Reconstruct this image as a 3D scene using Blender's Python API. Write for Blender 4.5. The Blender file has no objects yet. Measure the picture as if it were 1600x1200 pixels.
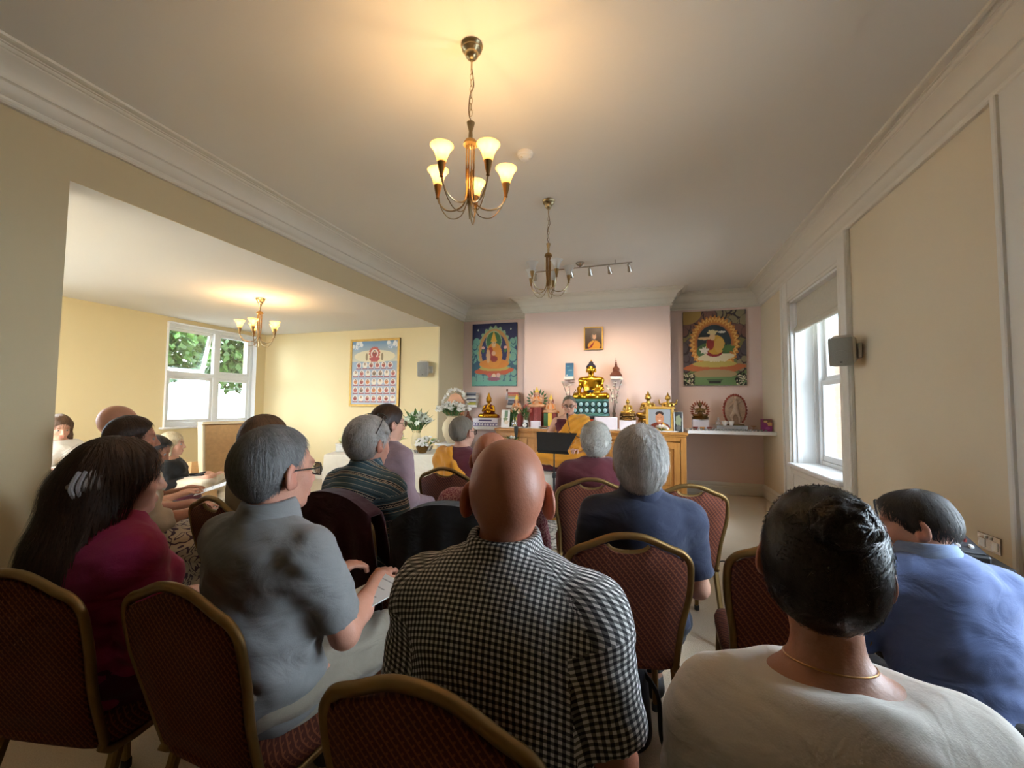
import bpy, math, random
import numpy as np
from mathutils import Matrix, Vector

# ------------------------------------------------------------------ camera, world, sun, exposure
SC = bpy.context.scene
COL = SC.collection
F_PX, YAW, PITCH, ROLL = 669.35, 0.30055, 0.05183, 0.009017   # focal length in pixels of a 1600 px wide frame
CAM_H = 1.38
def _camera():
    cy, sy, cp, sp, cr, sr = (math.cos(YAW), math.sin(YAW), math.cos(PITCH), math.sin(PITCH), math.cos(ROLL), math.sin(ROLL))
    fwd = Vector((-sy*cp, cy*cp, sp)); right = Vector((cy, sy, 0)); up = right.cross(fwd)
    r2 = right*cr + up*sr; u2 = up*cr - right*sr
    cd = bpy.data.cameras.new('camera'); cam = bpy.data.objects.new('camera', cd)
    cd.sensor_fit = 'HORIZONTAL'; cd.sensor_width = 36.0; cd.lens = F_PX/1600*36.0
    cd.clip_start = 0.05; cd.clip_end = 200
    M = Matrix(((r2.x, u2.x, -fwd.x, 0), (r2.y, u2.y, -fwd.y, 0), (r2.z, u2.z, -fwd.z, CAM_H), (0, 0, 0, 1)))
    cam.matrix_world = M
    COL.objects.link(cam); SC.camera = cam
_camera()

W = bpy.data.worlds.new('sky'); SC.world = W; W.use_nodes = True
_bg = W.node_tree.nodes['Background']
_bg.inputs[0].default_value = (0.84, 0.92, 1.0, 1); _bg.inputs[1].default_value = 22

def light(name, kind, loc, energy, color=(1, 1, 1), **kw):
    ld = bpy.data.lights.new(name, kind); ld.energy = energy; ld.color = color
    o = bpy.data.objects.new(name, ld); COL.objects.link(o); o.location = loc
    for k, v in kw.items():
        if k == 'rot': o.rotation_euler = v
        elif k == 'aim':
            o.rotation_euler = (Vector(v)-Vector(loc)).to_track_quat('-Z', 'Y').to_euler()
        else: setattr(ld, k, v)
    return o
# sun slanting in through the garden window of the side room
light('sun', 'SUN', (-12, 4.5, 9), 5.0, (1.0, 0.93, 0.82), aim=(-9.1, 4.75, 6.7), angle=0.01)
SC.view_settings.view_transform = 'Standard'; SC.view_settings.look = 'None'
SC.view_settings.gamma = 1.0; SC.view_settings.use_curve_mapping = False
SC.view_settings.exposure = 0.42
SC.cycles.use_denoising = True; SC.cycles.use_adaptive_sampling = True; SC.cycles.adaptive_threshold = .05
SC.cycles.max_bounces = 6; SC.cycles.diffuse_bounces = 3; SC.cycles.glossy_bounces = 3
SC.cycles.transparent_max_bounces = 12; SC.cycles.sample_clamp_indirect = 6.0
SC.cycles.caustics_reflective = False; SC.cycles.caustics_refractive = False

# ------------------------------------------------------------------ materials
MATS = {}
class NT:
    def __init__(s, m): s.t = m.node_tree; s.n = s.t.nodes; s.l = s.t.links
    def new(s, kind, **kw):
        n = s.n.new(kind)
        for k, v in kw.items():
            if k.startswith('i_'):
                key = k[2:]; key = int(key) if key.isdigit() else key
                n.inputs[key].default_value = v
            else: setattr(n, k, v)
        return n
    def ln(s, a, b): s.l.new(a, b)
    def math(s, op, a, b=None, c=None):
        n = s.n.new('ShaderNodeMath'); n.operation = op
        for i, x in enumerate((a, b, c)):
            if x is None: continue
            if isinstance(x, (int, float)): n.inputs[i].default_value = x
            else: s.l.new(x, n.inputs[i])
        return n.outputs[0]
    def mix(s, fac, a, b, blend='MIX'):
        n = s.n.new('ShaderNodeMix'); n.data_type = 'RGBA'; n.blend_type = blend
        for i, x in ((0, fac), (6, a), (7, b)):
            if isinstance(x, (int, float)): n.inputs[i].default_value = x
            elif isinstance(x, tuple): n.inputs[i].default_value = (*x[:3], 1)
            else: s.l.new(x, n.inputs[i])
        return n.outputs[2]
    def coord(s, kind='Object', scale=(1, 1, 1)):
        c = s.n.new('ShaderNodeTexCoord'); m = s.n.new('ShaderNodeMapping'); m.inputs['Scale'].default_value = scale
        s.l.new(c.outputs[kind], m.inputs['Vector']); return m.outputs[0]
    def noise(s, vec, scale, detail=3, rough=.55, dist=0):
        n = s.n.new('ShaderNodeTexNoise'); n.inputs['Scale'].default_value = scale; n.inputs['Detail'].default_value = detail
        n.inputs['Roughness'].default_value = rough; n.inputs['Distortion'].default_value = dist
        s.l.new(vec, n.inputs['Vector']); return n.outputs['Fac']
    def bump(s, h, strength, dist=.01):
        b = s.n.new('ShaderNodeBump'); b.inputs['Strength'].default_value = strength; b.inputs['Distance'].default_value = dist
        s.l.new(h, b.inputs['Height']); return b.outputs[0]

def srgb(r, g, b):
    f = lambda c: c/12.92 if c <= .04045 else ((c+.055)/1.055)**2.4
    return (f(r/255), f(g/255), f(b/255))

def base_mat(name, rough=.6, metal=0., **kw):
    m = bpy.data.materials.new(name); m.use_nodes = True
    t = NT(m); p = t.n['Principled BSDF']
    p.inputs['Roughness'].default_value = rough; p.inputs['Metallic'].default_value = metal
    for k, v in kw.items(): p.inputs[k].default_value = v
    MATS[name] = m
    return m, t, p

def mat(name, color, rough=.6, metal=0., var=.08, vscale=8., vstretch=(1, 1, 1), bump=0., bscale=40., bstretch=(1, 1, 1), bdist=.004, emit=None, estr=0., **kw):
    """plain surface with a little noise in colour and relief"""
    if name in MATS: return MATS[name]
    m, t, p = base_mat(name, rough, metal, **kw)
    if var > 0:
        f = t.noise(t.coord('Object', vstretch), vscale, 4)
        lo = tuple(max(0, c*(1-2*var)) for c in color); hi = tuple(min(1, c*(1+2*var)) for c in color)
        t.ln(t.mix(f, lo, hi), p.inputs['Base Color'])
    else: p.inputs['Base Color'].default_value = (*color, 1)
    if bump > 0:
        h = t.noise(t.coord('Object', bstretch), bscale, 4)
        t.ln(t.bump(h, bump, bdist), p.inputs['Normal'])
    if emit:
        p.inputs['Emission Color'].default_value = (*emit, 1); p.inputs['Emission Strength'].default_value = estr
    return m

def print_mat(name, rough=.55, coat=0.):
    """flat print: colours come from the sheet's own colour attribute"""
    if name in MATS: return MATS[name]
    m, t, p = base_mat(name, rough); p.inputs['Coat Weight'].default_value = coat
    a = t.new('ShaderNodeVertexColor', layer_name='Col'); t.ln(a.outputs[0], p.inputs['Base Color'])
    return m

def glass_mat(name, tint=(.93, .97, 1), rough=.02, refl=.12, body=None):
    if name in MATS: return MATS[name]
    m = bpy.data.materials.new(name); m.use_nodes = True; t = NT(m); MATS[name] = m
    out = t.n['Material Output']; t.n.remove(t.n['Principled BSDF'])
    tr = t.new('ShaderNodeBsdfTransparent'); tr.inputs[0].default_value = (*tint, 1)
    gl = t.new('ShaderNodeBsdfGlossy'); gl.inputs['Roughness'].default_value = rough
    lw = t.new('ShaderNodeLayerWeight'); lw.inputs[0].default_value = .25
    mx = t.new('ShaderNodeMixShader'); f = t.math('MULTIPLY_ADD', lw.outputs['Fresnel'], .8, refl*.5)
    t.ln(f, mx.inputs[0]); t.ln(tr.outputs[0], mx.inputs[1]); t.ln(gl.outputs[0], mx.inputs[2])
    res = mx.outputs[0]
    if body:
        df = t.new('ShaderNodeBsdfDiffuse'); df.inputs[0].default_value = (*body[0], 1)
        m2 = t.new('ShaderNodeMixShader'); m2.inputs[0].default_value = body[1]
        t.ln(res, m2.inputs[1]); t.ln(df.outputs[0], m2.inputs[2]); res = m2.outputs[0]
    t.ln(res, out.inputs[0]); return m

# ------------------------------------------------------------------ mesh builder
def rot(ax, deg): return Matrix.Rotation(math.radians(deg), 4, ax)
def trs(loc=(0, 0, 0), rz=0, rx=0, ry=0, sc=1.0):
    return Matrix.Translation(loc) @ rot('Z', rz) @ rot('Y', ry) @ rot('X', rx) @ Matrix.Scale(sc, 4)

def link_mesh(name, V, Fc, material, parent=None, smooth=True, sharp=35, uv=None, col=None, kind=None):
    me = bpy.data.meshes.new(name)
    if isinstance(V, np.ndarray) and isinstance(Fc, np.ndarray):
        n, k = Fc.shape
        me.vertices.add(len(V)); me.vertices.foreach_set('co', np.ascontiguousarray(V, dtype=np.float32).ravel())
        me.loops.add(n*k); me.loops.foreach_set('vertex_index', np.ascontiguousarray(Fc, dtype=np.int32).ravel())
        me.polygons.add(n); me.polygons.foreach_set('loop_start', np.arange(0, n*k, k, dtype=np.int32))
        me.update(calc_edges=True)
    else:
        me.from_pydata([tuple(v) for v in V], [], [tuple(f) for f in Fc])
    if smooth:
        me.polygons.foreach_set('use_smooth', np.ones(len(me.polygons), dtype=bool))
        if sharp: me.set_sharp_from_angle(angle=math.radians(sharp))
    if uv is not None:
        l = me.uv_layers.new(name='UVMap'); l.data.foreach_set('uv', np.ascontiguousarray(uv, dtype=np.float32).ravel())
    if col is not None:
        a = me.color_attributes.new('Col', 'FLOAT_COLOR', 'POINT')
        c4 = np.ones((len(V), 4), dtype=np.float32); c4[:, :3] = col; a.data.foreach_set('color', c4.ravel())
    if material: me.materials.append(material)
    o = bpy.data.objects.new(name, me); COL.objects.link(o)
    if parent is not None: o.parent = parent
    if kind: o['kind'] = kind
    return o

class MB:
    def __init__(s): s.v = []; s.f = []
    def add(s, vs, fs, M=None):
        b = len(s.v)
        if M is not None: vs = [M @ Vector(v) for v in vs]
        s.v.extend([tuple(v) for v in vs]); s.f.extend([tuple(i+b for i in f) for f in fs]); return s
    def box(s, c, d, bev=0., M=None):
        x, y, z = d[0]/2, d[1]/2, d[2]/2
        cx, cy, cz = c
        if bev <= 0:
            vs = [(cx+i*x, cy+j*y, cz+k*z) for i in (-1, 1) for j in (-1, 1) for k in (-1, 1)]
            return s.add(vs, [(0, 1, 3, 2), (4, 6, 7, 5), (0, 4, 5, 1), (2, 3, 7, 6), (0, 2, 6, 4), (1, 5, 7, 3)], M)
        b = min(bev, x*.98, y*.98, z*.98)
        vs = []; idx = {}
        for i in (-1, 1):
            for j in (-1, 1):
                for k in (-1, 1):
                    for a in range(3):
                        p = [i*(x-b), j*(y-b), k*(z-b)]; p[a] = (i, j, k)[a]*(x, y, z)[a]
                        idx[i, j, k, a] = len(vs); vs.append((cx+p[0], cy+p[1], cz+p[2]))
        fs = []
        for a in range(3):
            o1, o2 = [q for q in range(3) if q != a]
            for sgn in (-1, 1):
                q = []
                for e, g in ((-1, -1), (1, -1), (1, 1), (-1, 1)):
                    t = [0, 0, 0]; t[a] = sgn; t[o1] = e; t[o2] = g; q.append(idx[t[0], t[1], t[2], a])
                if (sgn > 0) == (a == 1): q.reverse()
                fs.append(q)
        for a in range(3):
            o1, o2 = [q for q in range(3) if q != a]
            for e in (-1, 1):
                for g in (-1, 1):
                    t0 = [0, 0, 0]; t0[o1] = e; t0[o2] = g; t1 = t0[:]; t0[a] = -1; t1[a] = 1
                    q = [idx[(*t0, o1)], idx[(*t1, o1)], idx[(*t1, o2)], idx[(*t0, o2)]]
                    if (e*g > 0) != (a == 1): q.reverse()
                    fs.append(q)
        for i in (-1, 1):
            for j in (-1, 1):
                for k in (-1, 1):
                    q = [idx[i, j, k, 0], idx[i, j, k, 1], idx[i, j, k, 2]]
                    if i*j*k < 0: q.reverse()
                    fs.append(q)
        return s.add(vs, fs, M)
    def loft(s, rings, closed=True, cap0=True, cap1=True, loop=False, M=None):
        n = len(rings[0]); vs = [p for r in rings for p in r]; fs = []
        R = len(rings)
        for a in range(R if loop else R-1):
            b = (a+1) % R
            for i in range(n if closed else n-1):
                j = (i+1) % n
                fs.append((a*n+i, a*n+j, b*n+j, b*n+i))
        if closed and not loop:
            if cap0: fs.append(tuple(range(n-1, -1, -1)))
            if cap1: fs.append(tuple((R-1)*n+i for i in range(n)))
        return s.add(vs, fs, M)
    def lathe(s, prof, n=24, M=None, cap0=True, cap1=True):
        rings = [[(r*math.cos(2*math.pi*i/n), r*math.sin(2*math.pi*i/n), z) for i in range(n)] for r, z in prof]
        return s.loft(rings, True, cap0, cap1, False, M)
    def tube(s, path, r, n=8, M=None, closed=False, sec=None, up=None, cap=True):
        """sweep; r number or list; sec = (a, b) half sizes of a rounded rectangular section"""
        P = [Vector(p) for p in path]; N = len(P)
        rr = r if isinstance(r, (list, tuple)) else [r]*N
        T = []
        for i in range(N):
            a = P[(i-1) % N] if (closed or i > 0) else P[i]; b = P[(i+1) % N] if (closed or i < N-1) else P[i]
            T.append((b-a).normalized())
        u = Vector(up) if up is not None else (Vector((0, 0, 1)) if abs(T[0].z) < .9 else Vector((1, 0, 0)))
        rings = []
        for i in range(N):
            if up is not None: u = Vector(up)
            x = u - T[i]*u.dot(T[i])
            if x.length < 1e-6: x = Vector((1, 0, 0)) - T[i]*T[i].x
            x.normalize(); u = x; y = T[i].cross(x)
            if sec:
                a, b = sec; c = min(a, b)*.45
                pts = [(a, b-c), (a-c, b), (-a+c, b), (-a, b-c), (-a, -b+c), (-a+c, -b), (a-c, -b), (a, -b+c)]
                rings.append([P[i]+(x*q[0]+y*q[1])*rr[i] for q in pts])
            else:
                rings.append([P[i]+(x*math.cos(2*math.pi*k/n)+y*math.sin(2*math.pi*k/n))*rr[i] for k in range(n)])
        return s.loft(rings, True, cap, cap, closed, M)
    def ball(s, c, r, n=12, m=8, M=None):
        rx, ry, rz = r if isinstance(r, (tuple, list)) else (r, r, r)
        rings = []
        for j in range(m+1):
            t = -math.pi/2+math.pi*j/m; k = max(math.cos(t), .02)
            rings.append([(c[0]+rx*k*math.cos(2*math.pi*i/n), c[1]+ry*k*math.sin(2*math.pi*i/n), c[2]+rz*math.sin(t)) for i in range(n)])
        return s.loft(rings, True, True, True, False, M)
    def prism(s, poly, y0, y1, M=None):
        """polygon in x,z pushed from y0 to y1"""
        n = len(poly)
        vs = [(p[0], y0, p[1]) for p in poly]+[(p[0], y1, p[1]) for p in poly]
        fs = [tuple(range(n)), tuple(range(2*n-1, n-1, -1))]+[(i, n+i, n+(i+1) % n, (i+1) % n) for i in range(n)]
        return s.add(vs, fs, M)
    def build(s, name, material, parent=None, smooth=True, sharp=35, kind=None):
        o = link_mesh(name, s.v, s.f, material, parent, smooth, sharp, kind=kind)
        return o

def box(name, c, d, material, parent=None, bev=.004, kind=None, M=None):
    return MB().box(c, d, bev, M).build(name, material, parent, kind=kind)
def thing(name, label, cat, loc=(0, 0, 0), rz=0, group=None):
    o = bpy.data.objects.new(name, None); COL.objects.link(o); o.empty_display_size = .1
    o.location = loc; o.rotation_euler = (0, 0, math.radians(rz)); tag(o, label, cat, group); return o
def tag(o, label, cat, group=None):
    o['label'] = label; o['category'] = cat
    if group: o['group'] = group
    return o
def struct(o, label=None):
    o['kind'] = 'structure'
    if label: o['label'] = label
    return o
def dup(o, parent=None):
    c = o.copy(); COL.objects.link(c); c.parent = parent
    for ch in o.children: dup(ch, c)
    return c
def facing(deg): return -deg      # facing angle measured clockwise from +Y
def bez(pts, n=8):
    """Catmull-Rom through points"""
    P = [Vector(p) for p in pts]; out = []
    for i in range(len(P)-1):
        a, b, c, d = P[max(i-1, 0)], P[i], P[i+1], P[min(i+2, len(P)-1)]
        for k in range(n):
            t = k/n
            out.append(.5*((2*b)+(c-a)*t+(2*a-5*b+4*c-d)*t*t+(3*b-a-3*c+d)*t**3))
    out.append(P[-1]); return out

# ------------------------------------------------------------------ distance-field sculpting
def rc(a, b, ra, rb, k=.02, cut=False, op=1): return ('rc', np.array(a, float), np.array(b, float), ra, rb, k, cut, op)
def el(c, r, k=.02, R=None, op=1):
    r = np.array(r if isinstance(r, (tuple, list, np.ndarray)) else (r, r, r), float)
    return ('el', np.array(c, float), r, R, k, None, None, op)
def prim_d(p, X, Y, Z):
    if p[0] == 'rc':
        a, b = p[1], p[2]; ba = b-a; L2 = float(ba@ba)+1e-12
        px, py, pz = X-a[0], Y-a[1], Z-a[2]
        t0 = (px*ba[0]+py*ba[1]+pz*ba[2])/L2; t = np.clip(t0, 0, 1)
        d = np.sqrt((px-t*ba[0])**2+(py-t*ba[1])**2+(pz-t*ba[2])**2)-(p[3]+t*(p[4]-p[3]))
        if p[6]: d = np.maximum(d, (t0-1)*math.sqrt(L2))
        return d
    c, r, R = p[1], p[2], p[3]
    px, py, pz = X-c[0], Y-c[1], Z-c[2]
    if R is not None:
        px, py, pz = (R[0, 0]*px+R[1, 0]*py+R[2, 0]*pz, R[0, 1]*px+R[1, 1]*py+R[2, 1]*pz, R[0, 2]*px+R[1, 2]*py+R[2, 2]*pz)
    k0 = np.sqrt((px/r[0])**2+(py/r[1])**2+(pz/r[2])**2); k1 = np.sqrt((px/r[0]**2)**2+(py/r[1]**2)**2+(pz/r[2]**2)**2)+1e-9
    return k0*(k0-1)/k1
def prim_bb(p):
    if p[0] == 'rc':
        m = max(p[3], p[4]); return np.minimum(p[1], p[2])-m, np.maximum(p[1], p[2])+m
    e = p[2] if p[3] is None else np.full(3, p[2].max())
    return p[1]-e, p[1]+e
def xf(prims, R, c):
    """move primitives given in a local frame by rotation R and offset c"""
    out = []
    for p in prims:
        if p[0] == 'rc': out.append(('rc', R@p[1]+c, R@p[2]+c)+p[3:])
        else: out.append(('el', R@p[1]+c, p[2], R if p[3] is None else R@p[3])+p[4:])
    return out
def infl(prims, d):
    return [(p[:3]+(p[3]+d, p[4]+d)+p[5:]) if p[0] == 'rc' else (p[:2]+(p[2]+d,)+p[3:]) for p in prims]
def axis_grid(lo, hi, h, fine=()):
    """coordinates from lo to hi with step h, finer steps inside the intervals of fine = [(a, b, hf)]"""
    out = [lo]; x = lo
    while x < hi:
        st = h
        for a, b, hf in fine:
            if a-h*.5 <= x <= b: st = min(st, hf)
        x += st; out.append(x)
    return np.array(out, dtype=np.float32)
def field(prims, xs, ys, zs):
    Fd = np.full((len(xs), len(ys), len(zs)), .3, dtype=np.float32)
    for p in prims:
        lo, hi = prim_bb(p); m = p[4 if p[0] == 'el' else 5]+.03
        i0, i1 = np.searchsorted(xs, lo[0]-m), np.searchsorted(xs, hi[0]+m)
        j0, j1 = np.searchsorted(ys, lo[1]-m), np.searchsorted(ys, hi[1]+m)
        k0, k1 = np.searchsorted(zs, lo[2]-m), np.searchsorted(zs, hi[2]+m)
        if i0 >= i1 or j0 >= j1 or k0 >= k1: continue
        d = prim_d(p, xs[i0:i1, None, None], ys[None, j0:j1, None], zs[None, None, k0:k1]).astype(np.float32)
        A = Fd[i0:i1, j0:j1, k0:k1]; k = p[4 if p[0] == 'el' else 5]
        if p[7] > 0:
            h = np.maximum(k-np.abs(A-d), 0)/max(k, 1e-6); Fd[i0:i1, j0:j1, k0:k1] = np.minimum(A, d)-h*h*k*.25
        else:
            d = -d; h = np.maximum(k-np.abs(A-d), 0)/max(k, 1e-6); Fd[i0:i1, j0:j1, k0:k1] = np.maximum(A, d)+h*h*k*.25
    return Fd
def surfnet(Fd, xs, ys, zs):
    Fd[0] = Fd[-1] = .3; Fd[:, 0] = Fd[:, -1] = .3; Fd[:, :, 0] = Fd[:, :, -1] = .3
    ins = Fd < 0
    cnt = np.zeros(tuple(s-1 for s in Fd.shape), dtype=np.int8)
    for a in (0, 1):
        for b in (0, 1):
            for c in (0, 1):
                cnt += ins[a:Fd.shape[0]-1+a, b:Fd.shape[1]-1+b, c:Fd.shape[2]-1+c]
    I, J, K = np.nonzero((cnt > 0) & (cnt < 8))
    acc = np.zeros((len(I), 3), dtype=np.float64); num = np.zeros(len(I))
    cor = [(a, b, c) for a in (0, 1) for b in (0, 1) for c in (0, 1)]
    for p in cor:
        for ax in range(3):
            if p[ax]: continue
            q = list(p); q[ax] = 1
            f0 = Fd[I+p[0], J+p[1], K+p[2]]; f1 = Fd[I+q[0], J+q[1], K+q[2]]
            cr = (f0 < 0) != (f1 < 0)
            t = np.where(cr, f0/np.where(cr, f0-f1, 1), 0)
            P0 = np.stack([xs[I+p[0]], ys[J+p[1]], zs[K+p[2]]], 1).astype(np.float64)
            P1 = np.stack([xs[I+q[0]], ys[J+q[1]], zs[K+q[2]]], 1)
            acc += (P0+(P1-P0)*t[:, None])*cr[:, None]; num += cr
    V = acc/num[:, None]
    mp = np.full(cnt.shape, -1, dtype=np.int32); mp[I, J, K] = np.arange(len(I))
    quads = []
    for ax in range(3):
        sl0 = [slice(1, -1)]*3; sl1 = [slice(1, -1)]*3
        sl0[ax] = slice(0, -1); sl1[ax] = slice(1, None)
        A = ins[tuple(sl0)]; B = ins[tuple(sl1)]
        e = np.nonzero(A != B); off = [1, 1, 1]; off[ax] = 0
        g = [e[0]+off[0], e[1]+off[1], e[2]+off[2]]
        o1, o2 = [q for q in range(3) if q != ax]
        ids = []
        for d1, d2 in ((-1, -1), (0, -1), (0, 0), (-1, 0)):
            h = [x.copy() for x in g]; h[o1] = h[o1]+d1; h[o2] = h[o2]+d2; ids.append(mp[h[0], h[1], h[2]])
        Q = np.stack(ids, 1); flip = A[e] if ax != 1 else ~A[e]
        Q[~flip] = Q[~flip][:, ::-1]; quads.append(Q)
    Q = np.concatenate(quads); Q = Q[(Q >= 0).all(1)]
    return V, Q
def vnormals(V, Q):
    n = np.cross(V[Q[:, 2]]-V[Q[:, 0]], V[Q[:, 3]]-V[Q[:, 1]])
    N = np.zeros_like(V)
    for i in range(4): np.add.at(N, Q[:, i], n)
    return N/(np.linalg.norm(N, axis=1, keepdims=True)+1e-12)
def relax(V, Q, it=1, w=.5):
    for _ in range(it):
        S = np.zeros_like(V); c = np.zeros(len(V))
        for i in range(4):
            for j in (1, 3):
                np.add.at(S, Q[:, i], V[Q[:, (i+j) % 4]]); np.add.at(c, Q[:, i], 1)
        V = V*(1-w)+w*S/np.maximum(c, 1)[:, None]
    return V
def wob(V, f, seed=0, o=3):
    """cheap smooth pseudo-noise in -1..1"""
    r = np.random.RandomState(seed); out = np.zeros(len(V)); a = 1; tot = 0
    for i in range(o):
        for _ in range(3):
            k = r.normal(size=3); k /= np.linalg.norm(k)
            out += a*np.sin(V@k*f*6.28+r.rand()*6.28+1.7*np.sin(V@np.roll(k, 1)*f*4+r.rand()*6)); tot += a
        a *= .5; f *= 2.1
    return out/tot*1.7
def feval(prims, P):
    """smooth union of the primitives at single points"""
    A = np.full(len(P), .3)
    for p in prims:
        d = prim_d(p, P[:, 0], P[:, 1], P[:, 2]); k = p[4 if p[0] == 'el' else 5]
        if p[7] > 0: h = np.maximum(k-np.abs(A-d), 0)/max(k, 1e-6); A = np.minimum(A, d)-h*h*k*.25
        else: d = -d; h = np.maximum(k-np.abs(A-d), 0)/max(k, 1e-6); A = np.maximum(A, d)+h*h*k*.25
    return A
def strands(prims, V, N0, n, apex, seed=0, length=.05, width=.0011, lift=.002, grav=.5, wild=.25, seg=5, cutf=None):
    """thin ribbons combed away from the crown over a sculpted hair surface"""
    r = np.random.RandomState(seed); n = int(n)
    idx = r.randint(0, len(V), n*2)
    if cutf is not None:
        q = V[idx]; c = np.array([float(cutf(a[0], a[1], a[2])) for a in q]); idx = idx[c < -.002]
    idx = idx[:n]; P = V[idx].copy(); n = len(P)
    lift_ = lift*r.uniform(.2, 1.3, n); w = width*r.uniform(.6, 1.5, n); L = length*r.uniform(.5, 1.3, n)/seg
    rnd = r.normal(size=(n, 3))*wild; L0 = []; wid = []
    e = 1e-3; pts = []
    for k in range(seg+1):
        f0 = feval(prims, P); G = np.stack([feval(prims, P+np.eye(3)[i]*e)-f0 for i in range(3)], 1)/e
        G /= np.linalg.norm(G, axis=1, keepdims=True)+1e-9
        P = P-G*(f0-lift_*(k/seg*1.2-.15))[:, None]
        fl = P-apex; fl /= np.linalg.norm(fl, axis=1, keepdims=True)+1e-9; fl = fl+np.array([0, 0, -grav])+rnd
        T_ = fl-G*(fl*G).sum(1, keepdims=True); T_ /= np.linalg.norm(T_, axis=1, keepdims=True)+1e-9
        S_ = np.cross(G, T_); ww = w*(1-.9*(k/seg)**2)
        pts.append((P-S_*ww[:, None], P+S_*ww[:, None])); P = P+T_*L[:, None]
    Vs = np.stack([x for ab in pts for x in ab], 1).reshape(-1, 3)          # n * 2(seg+1)
    m = 2*(seg+1); b = np.arange(n)[:, None]*m; Q = []
    for k in range(seg): Q.append(b+np.array([[2*k, 2*k+1, 2*k+3, 2*k+2]]))
    Q = np.stack(Q, 1).reshape(-1, 4)
    u = np.repeat(r.rand(n), seg*4); v = np.tile(np.array([[k, k, k+1, k+1] for k in range(seg)]).ravel()/seg*.2, n)
    return Vs, Q, np.stack([u, v], 1).reshape(-1, 4, 2)
def sculpt(name, prims, h, material, parent=None, cutf=None, disp=None, fine=((), (), ()), rel=1, col=None, uvf=None, pad=.04, M=None, post=None):
    los, his = zip(*[prim_bb(p) for p in prims if p[7] > 0])
    lo = np.min(los, 0)-pad; hi = np.max(his, 0)+pad
    xs, ys, zs = (axis_grid(lo[i], hi[i], h, fine[i]) for i in range(3))
    Fd = field(prims, xs, ys, zs)
    if cutf is not None: Fd = np.maximum(Fd, cutf(xs[:, None, None], ys[None, :, None], zs[None, None, :]).astype(np.float32))
    V, Q = surfnet(Fd, xs, ys, zs)
    if rel: V = relax(V, Q, rel, .4)
    if disp is not None:
        N = vnormals(V, Q); V = V+N*disp(V, N)[:, None]
    c = col(V) if col is not None else None
    uv = uvf(V, Q) if uvf is not None else None
    if post is not None: V, Q, uv = post(V, Q, uv)
    if M is not None:
        M = np.array(M); V = V@M[:3, :3].T+M[:3, 3]
    return link_mesh(name, V, Q.astype(np.int32), material, parent, True, None, uv=uv, col=c)
# ------------------------------------------------------------------ the room
XL, XR, YB, YC, ZC, YF = -3.38, 1.79, 7.68, 7.25, 3.275, -2.6       # left, right, alcove wall, chimney breast, ceiling, wall behind
SXL, SYB, SYF, SZ = -7.2, 6.65, -0.6, 2.75                           # side room
M_cream = mat('cream_paint', srgb(212, 194, 156), .85, var=.015, vscale=1.5, bump=.05, bscale=120)
M_side = mat('warm_cream_paint', srgb(230, 209, 160), .85, var=.015, vscale=1.5, bump=.05, bscale=120)
M_beige = mat('pale_beige_paint', srgb(226, 209, 178), .85, var=.02, vscale=1.2, bump=.05, bscale=120)
M_pink = mat('pale_pink_paint', srgb(238, 214, 204), .85, var=.015, vscale=1.5, bump=.05, bscale=120)
M_ceil = mat('ceiling_paint', srgb(230, 226, 218), .9, var=.015, vscale=1.0, bump=.06, bscale=90)
M_trim = mat('white_gloss_paint', srgb(232, 226, 212), .45, var=.01, bump=.03, bscale=60)
M_white = mat('bright_white_paint', srgb(242, 240, 236), .5, var=.01)
M_upvc = mat('white_window_plastic', srgb(238, 240, 238), .35, var=.01)
M_glass = glass_mat('window_glass')

def carpet_mat():
    m, t, p = base_mat('beige_carpet', .95)
    c = t.coord('Object'); f1 = t.noise(c, 160, 3); f2 = t.noise(c, 2.2, 4)
    a = t.mix(f1, srgb(184, 164, 136), srgb(226, 208, 180)); b = t.mix(t.math('MULTIPLY', f2, .35), a, srgb(168, 148, 120))
    t.ln(b, p.inputs['Base Color']); t.ln(t.bump(f1, .6, .006), p.inputs['Normal'])
    p.inputs['Sheen Weight'].default_value = .2
    return m
M_carpet = carpet_mat()

struct(box('floor', ((SXL+XR)/2, (YF+YB)/2, -.1), (XR-SXL+1.2, YB-YF+1.2, .2), M_carpet, bev=0), 'beige fitted carpet through both rooms')
struct(box('ceiling', ((XL-.3+XR)/2, (YF+YB)/2, ZC+.1), (XR-XL+1.0, YB-YF+.8, .2), M_ceil, bev=0), 'off-white ceiling of the main room')
struct(box('ceiling', ((SXL-.2+XL-.01)/2, (SYF+SYB)/2, SZ+.2), (XL-.01-SXL+.2, SYB-SYF+.3, .398), M_ceil, bev=0), 'lower white ceiling of the side room')

def wall(name, boxes, material, label=None):
    m = MB()
    for x0, x1, y0, y1, z0, z1 in boxes: m.box(((x0+x1)/2, (y0+y1)/2, (z0+z1)/2), (x1-x0, y1-y0, z1-z0))
    return struct(m.build(name, material, smooth=False), label)
T = .3
# left wall of the main room: pier, header over the wide opening, short return by the altar
wall('wall_left', [(XL-T, XL, YF, 1.65, 0, ZC+.1), (XL-.01, XL, 1.65, SYB, SZ, ZC+.1), (XL-T, XL-.01, 1.65, SYB, SZ+.4, ZC+.1), (XL-.02, XL, SYB, SYB+T, 0, ZC+.1), (XL-T, XL, SYB+T, YB+T, 0, ZC+.1)], M_cream, 'cream wall with the wide opening to the side room')
# back wall: two alcoves and the chimney breast
wall('wall_back', [(XL, -2.02, YB, YB+T, 0, ZC+.1), (-2.02, .40, YC, YB+T, 0, ZC+.1), (.40, XR+T, YB, YB+T, 0, ZC+.1)], M_pink, 'pale pink altar wall with chimney breast')
wall('wall_front', [(XL-T, XR+.5, YF-T, YF, 0, ZC+.1)], M_beige, 'beige wall behind the seats')
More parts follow.
